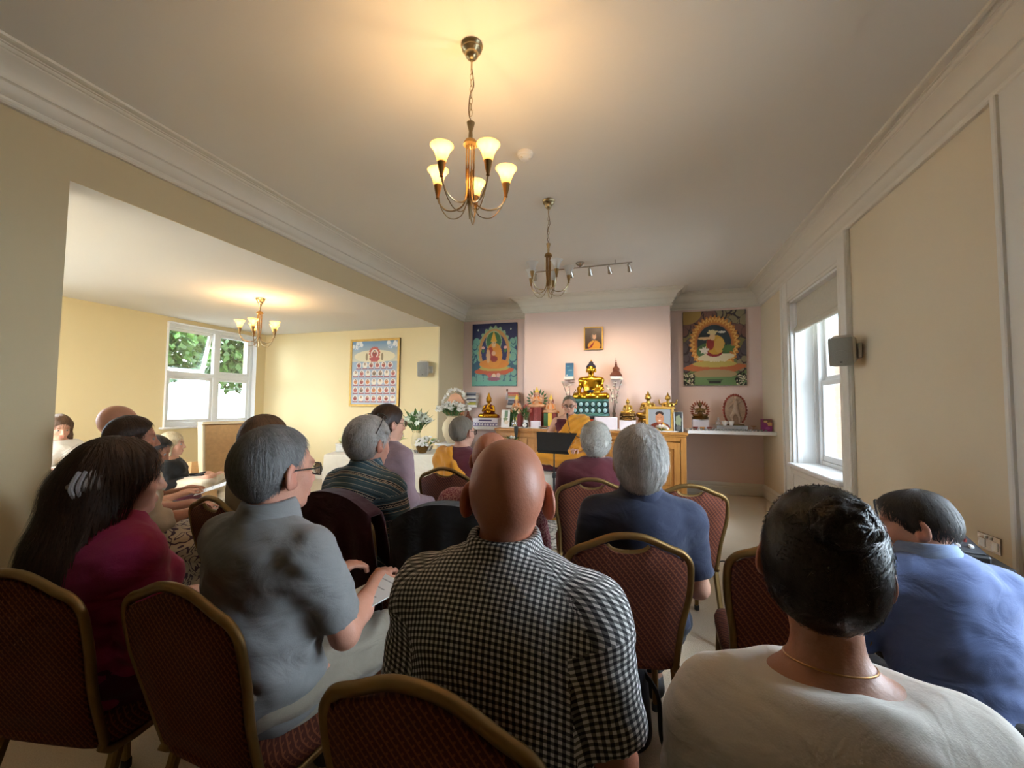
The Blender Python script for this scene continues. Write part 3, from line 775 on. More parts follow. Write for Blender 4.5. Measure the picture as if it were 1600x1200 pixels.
def person(label, head, face, top, mats, seat=.46, lean=4, hunch=0, hy=0, hp=0, hr=0, hair=None, size=1.0, wide=1.0, belly=1.0, fem=False, arms='lap', legs='sit',
           sleeve='short', bottom='trousers', collar=None, h=.009, hf=.0045, group=None, loose=.014, folds=.006, neckcut=.036, hem=.02, headscale=1.05, eyes=False, glasses=None, bald=False, hsize=1.0, uvp=False, bignose=0, longneck=0., dropsh=.045, custom=None, cat='person'):
    """a seated figure whose head centre lands on `head`; face = facing angle clockwise from +Y"""
    hx_, hy_, hz_ = head
    la, lb = math.radians(lean), math.radians(lean+hunch)
    up1 = np.array([0, math.sin(la), math.cos(la)]); up2 = np.array([0, math.sin(lb), math.cos(lb)]); upn = np.array([0, math.sin(lb+.12), math.cos(lb+.12)])
    z0 = seat+.10
    # stretch the spine so that the head height fits
    nom = (.30*up1+.20*up2)[2]*size; nk = (.122+longneck)*upn[2]*headscale
    L = max(.6, min(1.35, (hz_-z0-nk)/nom))
    p0 = np.array([0, 0, z0]); p1 = p0+up1*.30*L*size; p2 = p1+up2*.20*L*size; hc = p2+upn*(.122+longneck)*headscale
    zo = hz_-hc[2]; p0 = p0+[0, 0, zo*.0]
    sw = (.148 if fem else .172)*wide*size
    sh = {s: p1+up2*(.155-dropsh)*L*size+np.array([s*sw, .0, 0]) for s in (-1, 1)}
    b = wide*size
    torso = [el(p0+[0, -.01, 0], (.168*b, .128*b*belly, .125), .05), el(p0+up1*.16*L, (.150*b*belly, .116*b*belly, .17*L), .07), el(p1+up2*.02, (.160*b, .116*b, .19*L), .07, RM(0, lean+hunch)),
             rc(sh[-1]*.92+p1*.08+up2*.0, sh[1]*.92+p1*.08, .062*size, .062*size, .06), el(p1+up2*.09*L+[0, -.03, 0], (.135*b, .085*b, .10), .05)]
    for s in (-1, 1): torso.append(rc(p2-up2*.035, sh[s]*.75+p2*.25-up2*.032, .048*size, .048*size, .05))
    if fem:
        for s in (-1, 1): torso.append(el(p1+np.array([s*.075*b, .085*b, 0])-up1*.02, (.062, .06, .065), .05))
    neck = [rc(p2-up2*.06, hc-upn*.05, .060*size*(.9 if fem else 1.0), .054*(.86 if fem else 1.0), .035)]
    Rh = RM(hy, hp+math.degrees(0), hr)
    hp_ = [tuple(p) for p in HEAD]
    for s in (-1, 1): hp_ += ear(s, 1.12 if not fem else .98)
    HS = headscale*hsize
    sc = lambda p: (p[0], p[1]*HS, p[2]*HS, p[3]*HS, p[4]*HS)+p[5:] if p[0] == 'rc' else (p[0], p[1]*HS, p[2]*HS)+p[3:]
    headp = xf([sc(p) for p in hp_], Rh, hc)
    # arms
    A = {}
    for s in (-1, 1):
        S0 = sh[s]
        e0 = S0+np.array([s*.045, .02, -.27*size]); n0 = (0, 0, 1)
        if arms == 'lap': w = np.array([s*.075, .29, seat+.19]); e0 = np.array([S0[0]+s*.05, S0[1]+.03, S0[2]-.25*size]); d = (-s*.5, .8, -.15)
        elif arms == 'thigh': w = np.array([s*.13, .34, seat+.185]); d = (-s*.15, 1, -.3)
        elif arms == 'read': w = np.array([s*.11, .36, seat+.27]); d = (-s*.35, .9, .15); e0 = S0+np.array([s*.05, .09, -.25*size])
        elif arms == 'back': w = np.array([s*.1, .31, seat+.2]); d = (-s*.4, .8, -.1); e0 = S0+np.array([s*.07, -.02, -.26*size])
        elif isinstance(arms, dict): e0, w, d = (np.array(q, float) for q in arms[s][:3]); n0 = arms[s][3] if len(arms[s]) > 3 else n0
        A[s] = (S0, e0, w, d, n0)
    skin_arms = []; hands = []
    for s in (-1, 1):
        S0, e0, w, d, n0 = A[s]
        k = (.86 if fem else 1.0)*size
        skin_arms += [rc(S0, e0, .051*k, .041*k, .03), rc(e0, e0*.6+w*.4, .041*k, .040*k, .02), rc(e0*.6+w*.4, w, .040*k, .027*k, .02)]
        hands += hand(w, d, n0, s, 45, big=(.92 if fem else 1.02))
    # legs
    legp = []; lg = {}
    for s in (-1, 1):
        hip = np.array([s*.092*b, .03, seat+.085]); 
        if legs == 'sit': kn = np.array([s*.135, .44, seat+.075]); an = np.array([s*.13, .40, .09]); toe = np.array([s*.15, .56, .035])
        elif legs == 'cross': kn = np.array([s*.30, .26, seat+.10]); an = np.array([-s*.12, .34, seat+.05]); toe = np.array([-s*.22, .32, seat+.04])
        elif legs == 'tuck': kn = np.array([s*.12, .40, seat+.06]); an = np.array([s*.13, .18, .09]); toe = np.array([s*.14, .34, .035])
        elif legs == 'figure4':
            if s > 0: kn = np.array([.30, .33, seat+.17]); an = np.array([-.06, .40, seat+.17]); toe = np.array([-.17, .44, seat+.11])
            else: kn = np.array([-.13, .44, seat+.075]); an = np.array([-.13, .44, .09]); toe = np.array([-.15, .6, .035])
        lg[s] = (hip, kn, an, toe)
        k = (.95 if fem else 1.0)*size
        legp += [rc(hip, kn, .084*k, .058*k, .04), rc(kn, kn*.55+an*.45, .055*k, .053*k, .03), rc(kn*.55+an*.45, an, .053*k, .035*k, .02), rc(an, toe, .036, .030, .03), rc(an+[0, -.03, -.02], an, .03, .036, .02)]
    # place so that the head lands on its target
    fr = math.radians(face); fx, fy = math.sin(fr), math.cos(fr)
    ox = hx_-(hc[0]*fy+hc[1]*fx); oy = hy_-(-hc[0]*fx+hc[1]*fy)
    root = thing('person', label, cat, (ox, oy, 0), -face, group)
    def headfine(r=.13): return ((hc[0]-r, hc[0]+r, hf), (hc[1]-r, hc[1]+r, hf), (hc[2]-.15, hc[2]+.14, hf))
    fine = [[q] for q in headfine()]
    if hf < .007:
        for s in (-1, 1):
            w = A[s][2]+np.array(A[s][3])/np.linalg.norm(A[s][3])*.08
            for i in range(3): fine[i].append((w[i]-.09, w[i]+.09, hf*1.15))
    def skin_col(V):
        c = np.ones((len(V), 3)); q = ((V-hc)@Rh)/HS
        lip = np.exp(-((q[:, 0]/.022)**2+((q[:, 2]+.072)/.011)**2)*1.2)*(q[:, 1] > .07)
        c *= 1-lip[:, None]*np.array([.12, .42, .38])
        for s in (-1, 1):
            br = np.exp(-(((q[:, 0]-s*.034)/.02)**2+((q[:, 2]-.02-.0)/.006)**2))*(q[:, 1] > .06); c *= 1-br[:, None]*np.array([.6, .65, .7])
            er = np.exp(-(((np.abs(q[:, 0])-.088)/.012)**2))*(np.abs(q[:, 1]) < .04)*(np.abs(q[:, 2]) < .045); c *= 1-er[:, None]*np.array([0, .16, .14])*.5
        ck = np.exp(-(((np.abs(q[:, 0])-.045)/.02)**2+((q[:, 2]+.03)/.022)**2))*(q[:, 1] > .04); c *= 1-ck[:, None]*np.array([0, .13, .12])
        return c
    prims = torso+skin_arms+hands+legp+neck+headp
    body = sculpt('body', prims, h*1.15, mats['skin'], root, fine=fine, col=skin_col)
    # garments
    def seg_uv(V, Q):
        C = V[Q].mean(1); segs = [(p0, p2, .14)]+[(A[s][0], A[s][1], .055) for s in (-1, 1)]
        D = []
        for a, b2, r in segs:
            ba = b2-a; t = np.clip(((C-a)@ba)/(ba@ba), 0, 1); D.append(np.linalg.norm(C-a-t[:, None]*ba, axis=1)-r)
        which = np.argmin(np.stack(D), 0)
        for k, s in ((1, -1), (2, 1)):
            a, b2 = A[s][0], A[s][1]; ax = (b2-a)/np.linalg.norm(b2-a); which[(which == k) & (((C-a)@ax) < .02)] = 0
        # points clearly outside the shoulder joint belong to the sleeve
        P = V[Q.ravel()].reshape(len(Q), 4, 3); uv = np.zeros((len(Q), 4, 2))
        tu = np.arctan2(P[..., 0], -(P[..., 1]-p1[1]+.0))
        uv[..., 0] = np.where(np.abs(tu) < 1.2, P[..., 0]*1.12, tu*.17); uv[..., 1] = (P-p0)@up1+.9*(P[..., 1]-p1[1])
        for k, s in ((1, -1), (2, 1)):
            m = which == k; a, b2 = A[s][0], A[s][1]; ax = (b2-a)/np.linalg.norm(b2-a); ref = np.array([0, -1., 0]); ref -= ax*(ref@ax); ref /= np.linalg.norm(ref); sd = np.cross(ax, ref)
            q = P[m]-a; uv[m, :, 0] = np.arctan2(q@sd, q@ref)*.062; uv[m, :, 1] = -(q@ax)+.01
        return uv
    fd = lambda seed, amp: (lambda V, N: amp*wob(V*np.array([1, 1, 1.6]), 3.2, seed, 3)+amp*.9*np.sin(V[:, 2]*70+2.5*np.sin(V[:, 0]*9+seed)+3*wob(V, 2, seed+5, 2))*np.clip((p0[2]+.24-V[:, 2])/.16, 0, 1))
    if top:
        g = infl(torso, loose)
        for s in (-1, 1):
            S0, e0, w, d, n0 = A[s]; k = (.88 if fem else 1.0)*size
            if sleeve == 'short': g += [rc(S0, S0+(e0-S0)*.82, (.058)*k+loose*.6, .055*k+loose*.9, .04, True)]
            elif sleeve == 'long': g += [rc(S0, e0, .055*k+loose, .047*k+loose, .04), rc(e0, e0+(w-e0)*.95, .047*k+loose, .033*k+loose*.7, .03, True)]
            elif sleeve == 'half': g += [rc(S0, e0, .058*k+loose, .053*k+loose, .04), rc(e0, e0+(w-e0)*.35, .053*k+loose, .046*k+loose, .03, True)]
        nc = p2+up2*neckcut
        vn = up2 if neckcut >= -.02 else np.array([0, up2[1]+.30, up2[2]])/np.linalg.norm([0, up2[1]+.30, up2[2]])
        def cut(X, Y, Z):
            a = (X-nc[0])*vn[0]+(Y-nc[1])*vn[1]+(Z-nc[2])*vn[2]
            return np.maximum(a, (seat+hem)-Z)
        sdd = abs(hash(label)) % 97 if False else int(abs(hx_*100)+abs(hy_*37)) % 97
        sculpt(top, g, h, mats['top'], root, cutf=cut, disp=fd(sdd, folds), uvf=seg_uv if uvp else None)
        if collar:
            a = p2-up2*.03; cm = mats.get('collar', mats['top'])
            cl = [rc(a, p2+upn*.07, .102*size*collar, .070*size*collar, .01)]
            c0 = p2+upn*.056; ca = -np.array([0, .28, 0])+upn; ca /= np.linalg.norm(ca)
            sculpt('collar', cl+[rc(p2-upn*.0, p2+upn*.1, .060*size*collar, .060*size*collar, .003, op=-1)], .0045 if hf < .007 else .008, cm, root,
                   cutf=lambda X, Y, Z: np.maximum((X-c0[0])*ca[0]+(Y-c0[1])*ca[1]+(Z-c0[2])*ca[2], -((X-a[0])*ca[0]+(Y-a[1])*ca[1]+(Z-a[2])*ca[2])-.012), uvf=seg_uv if uvp else None)
    if bottom:
        if bottom == 'trousers':
            g = infl(torso[:1], .012)
            for s in (-1, 1):
                hip, kn, an, toe = lg[s]; g += [rc(hip, kn, .097*size, .073*size, .04), rc(kn, an*.93+kn*.07, .072*size, .058*size, .03, True)]
            ct = lambda X, Y, Z: Z-(seat+.20)+0*X+0*Y
        elif bottom == 'shorts':
            g = infl(torso[:1], .012)
            for s in (-1, 1): hip, kn, an, toe = lg[s]; g += [rc(hip, hip+(kn-hip)*.88, .10*size, .085*size, .04, True)]
            ct = lambda X, Y, Z: Z-(seat+.20)+0*X+0*Y
        else:            # skirt or robe spread over the knees
            g = infl(torso[:1], .02)
            for s in (-1, 1):
                hip, kn, an, toe = lg[s]; g += [rc(hip, kn, .11, .088, .08)]
                if legs == 'sit': g += [rc(kn, kn*.35+an*.65, .085, .10, .08)]
                elif legs == 'cross': g += [rc(kn, an, .085, .075, .08)]
            mk = (lg[1][1]+lg[-1][1])/2; g += [rc((0, .05, seat+.09), mk, .10, .08, .09)]
            if legs == 'sit': g += [rc(mk, mk*.4+(lg[1][2]+lg[-1][2])/2*.6, .08, .10, .09)]
            ct = lambda X, Y, Z: np.maximum(Z-(seat+.22), .14-Z)+0*X+0*Y
        sculpt(bottom, g, h*1.3, mats['bottom'], root, cutf=ct, disp=fd(7, folds*1.2))
    if legs in ('sit', 'tuck', 'figure4') and mats.get('shoe'):
        for s in (-1, 1):
            if legs == 'figure4': continue
            an, toe = lg[s][2], lg[s][3]
            sculpt('shoe', [rc(an+[0, -.03, -.04], toe+[0, .02, .005], .046, .042, .02), rc(an+[0, -.01, -.035], an+[0, 0, .01], .047, .047, .02)], .012, mats['shoe'], root, cutf=lambda X, Y, Z: np.maximum(.002-Z, Z-.11)+0*X+0*Y)
    MH = np.eye(4); MH[:3, :3] = Rh*HS; MH[:3, 3] = hc
    if hair:
        hs, cutf = hair_prims(hair['style'], hair.get('t', .012))
        hs = hs+hair.get('extra', [])
        amp = hair.get('amp', .0008); nf = hair.get('nf', 46)
        ap = np.array(hair.get('apex', (0, -.055, .11)))
        def ang(V):
            q = V-ap; return np.arctan2(q[:, 0], -(q[:, 1])+1e-6), np.linalg.norm(q, axis=1)
        def hd(V, N):
            a, r = ang(V); k = np.clip(r/.05, 0, 1)
            return k*amp*(np.sin(a*nf+5*wob(V, 5, 3, 2)+r*8)+.6*np.sin(a*nf*2.3+3+4*wob(V, 9, 8, 2)))+amp*.8*wob(V, 14, 5, 2)+hair.get('lump', 0)*wob(V, 16, 6, 2)
        def huv(V, Q):
            q = V[Q]-ap; a = np.arctan2(q[..., 0], -q[..., 1]+1e-6); r = np.linalg.norm(q, axis=-1)
            a0 = a[:, :1]; a = a0+(a-a0+np.pi) % (2*np.pi)-np.pi
            return np.stack([a/6.2832, r*3], -1)
        ns = hair.get('n', 1800 if hf < .006 else 500)
        def post(V, Q, uv):
            Vs, Qs, us = strands(hs, V, None, ns, ap, 3, hair.get('len', .045), hair.get('w', .0011), hair.get('lift', .0028), hair.get('grav', .5), hair.get('wild', .3), 5, cutf)
            return np.concatenate([V, Vs]), np.concatenate([Q, Qs+len(V)]), np.concatenate([uv, us])
        sculpt('hair', hs, hair.get('h', max(hf*.85, .004)), mats['hair'], root, cutf=cutf, disp=hd, M=MH, uvf=huv, post=post)
    MHm = Matrix([list(r) for r in MH])
    if eyes:
        for s in (-1, 1):
            MB().ball((s*.0315, .0815, -.003), .0118, 10, 8, MHm).build('eye', EYE_W, root)
            MB().ball((s*.0315, .0895, -.003), (.0055, .0045, .0055), 8, 6, MHm).build('iris', EYE_D, root)
    if glasses:
        gm = mats['glasses']; r = root
        if glasses == 'worn':
            m = MB()
            for s in (-1, 1):
                pts = [(s*(.036+.024*math.copysign(abs(math.cos(a))**.6, math.cos(a))), .108-abs(.01*math.cos(a)), -.004+.017*math.copysign(abs(math.sin(a))**.6, math.sin(a))) for a in [2*math.pi*i/20 for i in range(20)]]
                m.tube(pts, .0022, 6, MHm, closed=True); m.tube([(s*.06, .100, .004), (s*.075, .07, .004), (s*.085, .0, .006), (s*.083, -.03, -.012)], .0022, 6, MHm)
            m.tube([(-.013, .11, .0), (0, .113, .003), (.013, .11, .0)], .002, 6, MHm)
            gl = m.build('glasses', gm, root)
            for s in (-1, 1): MB().ball((s*.036, .106, -.004), (.022, .001, .016), 14, 6, MHm).build('lens', glass_mat('spectacle_glass', (.97, .98, .98)), gl)
        elif glasses == 'up':
            m = MB()
            for s in (-1, 1):
                pts = [(s*(.034+.024*math.cos(a)), .04+.02*math.sin(a), .125+.004*math.cos(a)-.012*math.sin(a)) for a in [2*math.pi*i/18 for i in range(18)]]
                m.tube(pts, .0022, 6, MHm, closed=True); m.tube([(s*.058, .03, .125), (s*.085, -.01, .09), (s*.09, -.04, .045)], .002, 6, MHm)
            m.tube([(-.011, .045, .127), (.011, .045, .127)], .002, 6, MHm); m.build('glasses', gm, root)
    root['_'] = 0; del root['_']
    info = dict(root=root, hc=hc, MH=MHm, p0=p0, p1=p1, p2=p2, A=A, lg=lg, sh=sh, up1=up1, up2=up2, seat=seat)
    return info
EYE_W = mat('eye_white', (.42, .39, .36), .25, var=0); EYE_D = mat('eye_dark', (.03, .02, .015), .15, var=0)
SK_pale = skin_mat('pale_skin', srgb(214, 164, 138)); SK_ruddy = skin_mat('ruddy_skin', srgb(188, 124, 98), .42); SK_tan = skin_mat('tan_skin', srgb(178, 124, 94)); SK_rosy = skin_mat('rosy_skin', srgb(206, 150, 126))
H_grey = hair_mat('iron_grey_hair', srgb(58, 56, 56), srgb(150, 148, 146)); H_silver = hair_mat('silver_hair', srgb(116, 110, 102), srgb(222, 216, 208)); H_white = hair_mat('white_hair', srgb(138, 132, 120), srgb(240, 236, 226), freq=60)
H_black = hair_mat('black_hair', srgb(8, 8, 10), srgb(74, 68, 66), .36); H_dark = hair_mat('dark_brown_hair', srgb(16, 11, 9), srgb(84, 58, 44), .42); H_brown = hair_mat('brown_hair', srgb(50, 34, 24), srgb(120, 88, 62)); H_blonde = hair_mat('blonde_hair', srgb(176, 150, 104), srgb(236, 222, 190)); H_stub = hair_mat('grey_stubble', srgb(92, 84, 74), srgb(146, 136, 120), .8)
M_gold_rim = mat('dark_spectacle_frame', (.015, .012, .012), .3, var=0); M_wire_rim = mat('wire_spectacle_frame', srgb(120, 100, 80), .3, .8, var=0)
C_shoe = mat('dark_shoe_leather', (.02, .018, .018), .5, var=.1)
C_jean = cloth('dark_trousers', srgb(34, 36, 42)); C_sand = cloth('sand_trousers', srgb(150, 140, 124)); C_black = cloth('black_cloth', srgb(20, 20, 22))
C_maroon = cloth('maroon_robe', srgb(92, 30, 40)); C_saffron = cloth('saffron_robe', srgb(228, 152, 30), sheen=.3)
NEAR = dict(h=.008, hf=.0042)
C_ging = gingham_mat()
person('bald man in a black and white gingham shirt seated at the centre front', (-.287, .905, 1.185), 2, 'shirt', dict(skin=SK_ruddy, top=C_ging, bottom=cloth('navy_shorts', srgb(40, 44, 60)), shoe=C_shoe), hy=-15, wide=1.06, belly=1.08, sleeve='short', bottom='shorts', collar=1.0, uvp=True, arms='thigh', loose=.02, folds=.006, lean=-1, hunch=5, **NEAR)
G1 = person('man with grey hair and dark glasses in a grey polo shirt', (-1.089, 1.06, 1.175), 6, 'polo_shirt', dict(skin=SK_rosy, top=cloth('grey_marl_jersey', srgb(130, 129, 128)), bottom=C_sand, hair=H_grey, shoe=C_shoe, glasses=M_gold_rim), hy=6, hair=dict(style='crop', t=.010, n=3200, len=.025, w=.0008, lift=.002), collar=1.0, glasses='worn', arms='read', bottom='shorts', wide=1.05, belly=1.1, lean=-3, hunch=5, folds=.008, headscale=1.11, **NEAR)
MG = person('woman with long dark hair in a magenta top', (-1.63, .962, 1.134), 10, 'blouse', dict(skin=SK_pale, top=cloth('magenta_jersey', srgb(164, 42, 94)), bottom=cloth('plum_trousers', srgb(92, 22, 52)), hair=H_dark, shoe=mat('white_shoe', (.7, .68, .65), .5)), hy=10, fem=True, hair=dict(style='long', t=.016, amp=.0012, nf=34, n=3400, len=.17, w=.0013, lift=.012, grav=1.6, wild=.35, apex=(0, -.02, .12)), sleeve='half', arms='lap', wide=1.02, lean=-2, **NEAR)
WT = person('woman with a black hair bun in a white t-shirt at the right front', (.276, .84, 1.128), 2, 't_shirt', dict(skin=SK_tan, top=cloth('white_cotton', srgb(226, 218, 206), var=.03), bottom=C_jean, hair=H_black, shoe=C_shoe), hy=12, hr=4, hp=4, fem=True, hair=dict(style='updo', t=.009, amp=.0008, nf=40, n=4200, len=.10, w=.0011, lift=.005, grav=-.1, wild=.24, apex=(0, .09, .06)), sleeve='short', arms='lap', wide=1.12, neckcut=.018, loose=.02, lean=2, longneck=.06, headscale=.97, **NEAR)
BP = person('man with bowl-cut dark hair in a blue polo shirt by the right wall', (.868, 1.80, 1.0), -10, 'polo_shirt', dict(skin=SK_pale, top=cloth('blue_jersey', srgb(86, 104, 150)), bottom=C_black, hair=hair_mat('charcoal_hair', srgb(26, 24, 24), srgb(84, 78, 74)), shoe=C_shoe, collar=cloth('pale_blue_collar', srgb(120, 140, 176))), seat=.36, hy=-58, hp=8, hair=dict(style='bowl', t=.003, amp=.0008, n=2600, len=.07, grav=1.0, lift=.003, apex=(.01, -.03, .12)), collar=1.0, legs='tuck', arms='read', lean=10, hunch=8, headscale=.93, **NEAR)

# hair claw of the woman in magenta, necklace of the woman in white
m = MB()
for k in range(5): m.tube(bez([(.085, -.05-.012*k, .04), (.10, -.06-.014*k, .0), (.088, -.055-.012*k, -.035)], 4), .006, 6, MG['MH'])
m.box((.092, -.085, .002), (.012, .08, .016), .005, MG['MH']); m.build('hair_claw', mat('pale_plastic', srgb(150, 144, 144), .3), MG['root'])
p = WT['p2']; pts = [(.061*math.cos(a), p[1]+.006+.062*math.sin(a), p[2]+.030-.010*math.sin(a)) for a in [2*math.pi*i/40 for i in range(40)]]
MB().tube(pts, .0016, 6, closed=True).build('necklace', mat('fine_gold_chain', srgb(190, 140, 90), .3, 1.), WT['root'])

# the wound bun itself
_b = []
for k in range(14):
    a0, a1 = k*.9, (k+1)*.9; r0, r1 = .034*(1-k/20), .034*(1-(k+1)/20); z0, z1 = -.100-.0022*k, -.100-.0022*(k+1)
    _b.append(rc((.014+r0*math.cos(a0), z0, .078+r0*math.sin(a0)), (.014+r1*math.cos(a1), z1, .078+r1*math.sin(a1)), .0145, .0135, .004))
_b.append(el((.014, -.098, .078), (.035, .02, .034), .01))
def _post(V, Q, uv):
    Vs, Qs, us = strands(_b, V, None, 700, np.array((.014, -.06, .078)), 9, .04, .001, .004, 0, .5, 5)
    return np.concatenate([V, Vs]), np.concatenate([Q, Qs+len(V)]), np.concatenate([uv, us])
sculpt('hair_bun', _b, .0035, H_black, WT['root'], M=np.array(WT['MH']), uvf=lambda V, Q: np.stack([np.arctan2(V[Q][..., 0]-.014, V[Q][..., 2]-.078)/6.28, np.linalg.norm(V[Q]-np.array((.014, -.1, .078)), axis=-1)*8], -1), post=_post)
MID = dict(h=.011, hf=.006); FAR = dict(h=.014, hf=.0075)
person('man with grey hair in a navy polo shirt seated right of centre', (-.02, 1.81, 1.165), -11, 'polo_shirt', dict(skin=SK_pale, top=cloth('navy_jersey', srgb(44, 52, 78)), bottom=C_jean, hair=H_silver, shoe=C_shoe), hy=6, hp=3, hair=dict(style='full', t=.016, n=3600, len=.06, grav=.9, lift=.007, wild=.5, w=.0013, lump=.003, apex=(.0, -.07, .10)), collar=1.0, arms='thigh', wide=1.02, lean=-5, hunch=4, headscale=1.1, h=.010, hf=.005)
person('person with white hair in a maroon robe seated before the music stand', (-.325, 2.99, 1.14), -12, 'robe', dict(skin=SK_pale, top=C_maroon, bottom=C_maroon, hair=H_white, shoe=C_shoe), hair=dict(style='full', t=.016, n=2600, len=.035, wild=1.3, grav=.1, lift=.010, w=.0016, lump=.006), hp=14, sleeve='long', bottom='skirt', neckcut=.03, arms='lap', loose=.024, wide=1.04, lean=-3, hunch=8, **MID)
N1 = person('nun with cropped hair in a saffron shawl and maroon robe', (-1.39, 3.16, 1.172), 12, 'vest', dict(skin=SK_pale, top=C_maroon, bottom=C_maroon, hair=H_stub, shoe=C_shoe, glasses=M_gold_rim), hy=6, fem=True, hair=dict(style='fringe', t=.004, amp=.0004, n=900, len=.012), sleeve=None, bottom='skirt', glasses='worn', neckcut=.02, arms='lap', loose=.006, lean=0, **MID)
person('person with a bald crown in a pink patterned top behind the gingham shirt', (-.67, 1.86, 1.136), -4, 'blouse', dict(skin=SK_ruddy, top=pattern_mat('pink_patterned_cloth', srgb(140, 66, 86), srgb(196, 150, 152), 130, 'spots', .5), bottom=C_black, shoe=C_shoe), sleeve='half', arms='lap', lean=2, wide=1.02, collar=1.0, **MID)
person('man with grey hair in a teal striped shirt', (-1.37, 1.92, 1.185), 8, 'shirt', dict(skin=SK_rosy, top=stripe_mat(), bottom=C_jean, hair=H_silver, shoe=C_shoe, glasses=M_gold_rim), hy=6, hp=2, hair=dict(style='short', t=.013, n=3000, len=.04, lift=.006, wild=.5, w=.0013, lump=.002), glasses='up', collar=1.0, uvp=True, arms='thigh', loose=.02, wide=1.04, lean=-2, hunch=5, headscale=1.1, h=.010, hf=.005)
person('woman with dark hair and glasses in a lilac cardigan', (-1.70, 2.60, 1.253), 14, 'cardigan', dict(skin=SK_pale, top=cloth('lilac_knit', srgb(142, 116, 120), weave=120, bump=.5), bottom=C_black, hair=H_dark, shoe=C_shoe, glasses=M_wire_rim), hy=16, fem=True, hair=dict(style='low_bun', t=.014, n=1200, len=.06, grav=.2, apex=(0, .09, .07)), glasses='worn', sleeve='long', legs='tuck', arms='thigh', lean=0, wide=1.06, neckcut=.01, seat=.48, **MID)
person('person with brown hair and a beige top hidden behind the grey polo man', (-1.89, 1.77, 1.19), 12, 'blouse', dict(skin=SK_pale, top=cloth('beige_cloth', srgb(176, 152, 120)), bottom=C_sand, hair=H_brown, shoe=C_shoe), fem=True, hair=dict(style='bob', t=.014, n=900, len=.06, grav=.8), sleeve='half', arms='lap', lean=2, **MID)
P14 = person('woman with short dark hair in a white blouse and floral skirt', (-2.83, 1.73, 1.174), 20, 'blouse', dict(skin=SK_rosy, top=cloth('cream_linen', srgb(220, 208, 190), var=.05), bottom=pattern_mat('purple_floral_skirt', srgb(222, 208, 190), srgb(96, 78, 100), 9), hair=H_dark, shoe=C_shoe), hy=6, fem=True, hair=dict(style='short', t=.012, n=1400, len=.03), sleeve='half', bottom='skirt', arms='read', lean=3, loose=.022, eyes=True, **MID)
person('bald man behind the woman with short dark hair', (-3.44, 2.02, 1.236), 26, 't_shirt', dict(skin=SK_tan, top=cloth('tan_cloth', srgb(190, 170, 130)), bottom=C_jean, shoe=C_shoe), hy=0, arms='lap', lean=2, **MID)
P16 = person('woman with a black bob in a white vest looking down', (-4.15, 2.72, .965), 42, 'vest', dict(skin=SK_tan, top=pattern_mat('white_black_print', srgb(224, 214, 200), srgb(40, 40, 44), 14, 'spots', .64), bottom=C_jean, hair=H_black, shoe=C_shoe), seat=.32, hp=24, hy=10, fem=True, hair=dict(style='bowl', t=.008, n=900, len=.05, grav=1), sleeve='short', neckcut=-.03, arms='read', lean=6, hunch=8, eyes=True, **MID)
P17 = person('blonde woman in a black cardigan sitting barefoot with one leg crossed', (-4.88, 3.36, .94), 46, 'cardigan', dict(skin=SK_pale, top=C_black, bottom=cloth('cream_trousers', srgb(214, 198, 168)), hair=H_blonde), seat=.40, hy=4, fem=True, hair=dict(style='bob', t=.012, n=900, len=.06, grav=.9), sleeve='long', neckcut=-.02, arms='lap', legs='figure4', lean=-20, hunch=22, eyes=True, **MID)
person('woman with brown hair in a white t-shirt beyond the left pier', (-5.78, 2.86, 1.12), 98, 't_shirt', dict(skin=SK_pale, top=cloth('white_jersey', srgb(232, 226, 214), var=.03), bottom=C_jean, hair=H_brown, shoe=C_shoe), hp=16, fem=True, hair=dict(style='bob', t=.014, n=900, len=.08, grav=1.2, extra=[rc((s*.082, .01, -.08), (s*.09, .03, -.17), .026, .02, .03) for s in (-1, 1)]), sleeve='short', neckcut=.0, arms='read', lean=2, eyes=True, **MID)
# small extras on people
def on_head(info, mb, name, material): return mb.build(name, material, info['root'])
# saffron shawl over the nun's left shoulder
def shawl(info, name, material, side, k=.03, lo=-.02, w=.0):
    p0, p1, p2, sh, up1 = info['p0'], info['p1'], info['p2'], info['sh'], info['up1']
    seat = info['seat']
    pr = [el(p0+up1*.16, (.19, .165, .22), .06), el(p1+up1*.03, (.20, .165, .21), .06), rc(sh[-1], sh[1], .10, .10, .05), el(p0+[0, .02, -.02], (.21, .18, .15), .06)]
    for s in (-1, 1): pr.append(rc(p2-up1*.04, sh[s]*.8+p2*.2-up1*.02, .078, .08, .05))
    e = info['A'][side][1]; pr += [rc(sh[side], e, .085, .085, .05), rc(e, info['A'][side][2], .085, .06, .05)]
    n = np.array([side*-.80, 0, .60]); c = p2+np.array([side*.035, 0, -.0])
    def cut(X, Y, Z): return np.maximum((X-c[0])*n[0]+(Z-c[2])*n[2]+0*Y, np.maximum((seat-.04)-Z, Z-(p2[2]+.01)))
    sculpt(name, pr, .011, material, info['root'], cutf=cut, disp=lambda V, N: .007*np.sin((V[:, 0]*side*.6-V[:, 2]*.8)*95+3*wob(V, 2.5, 4, 2))+.004*wob(V, 5, 9, 2))
shawl(N1, 'shawl', C_saffron, -1)
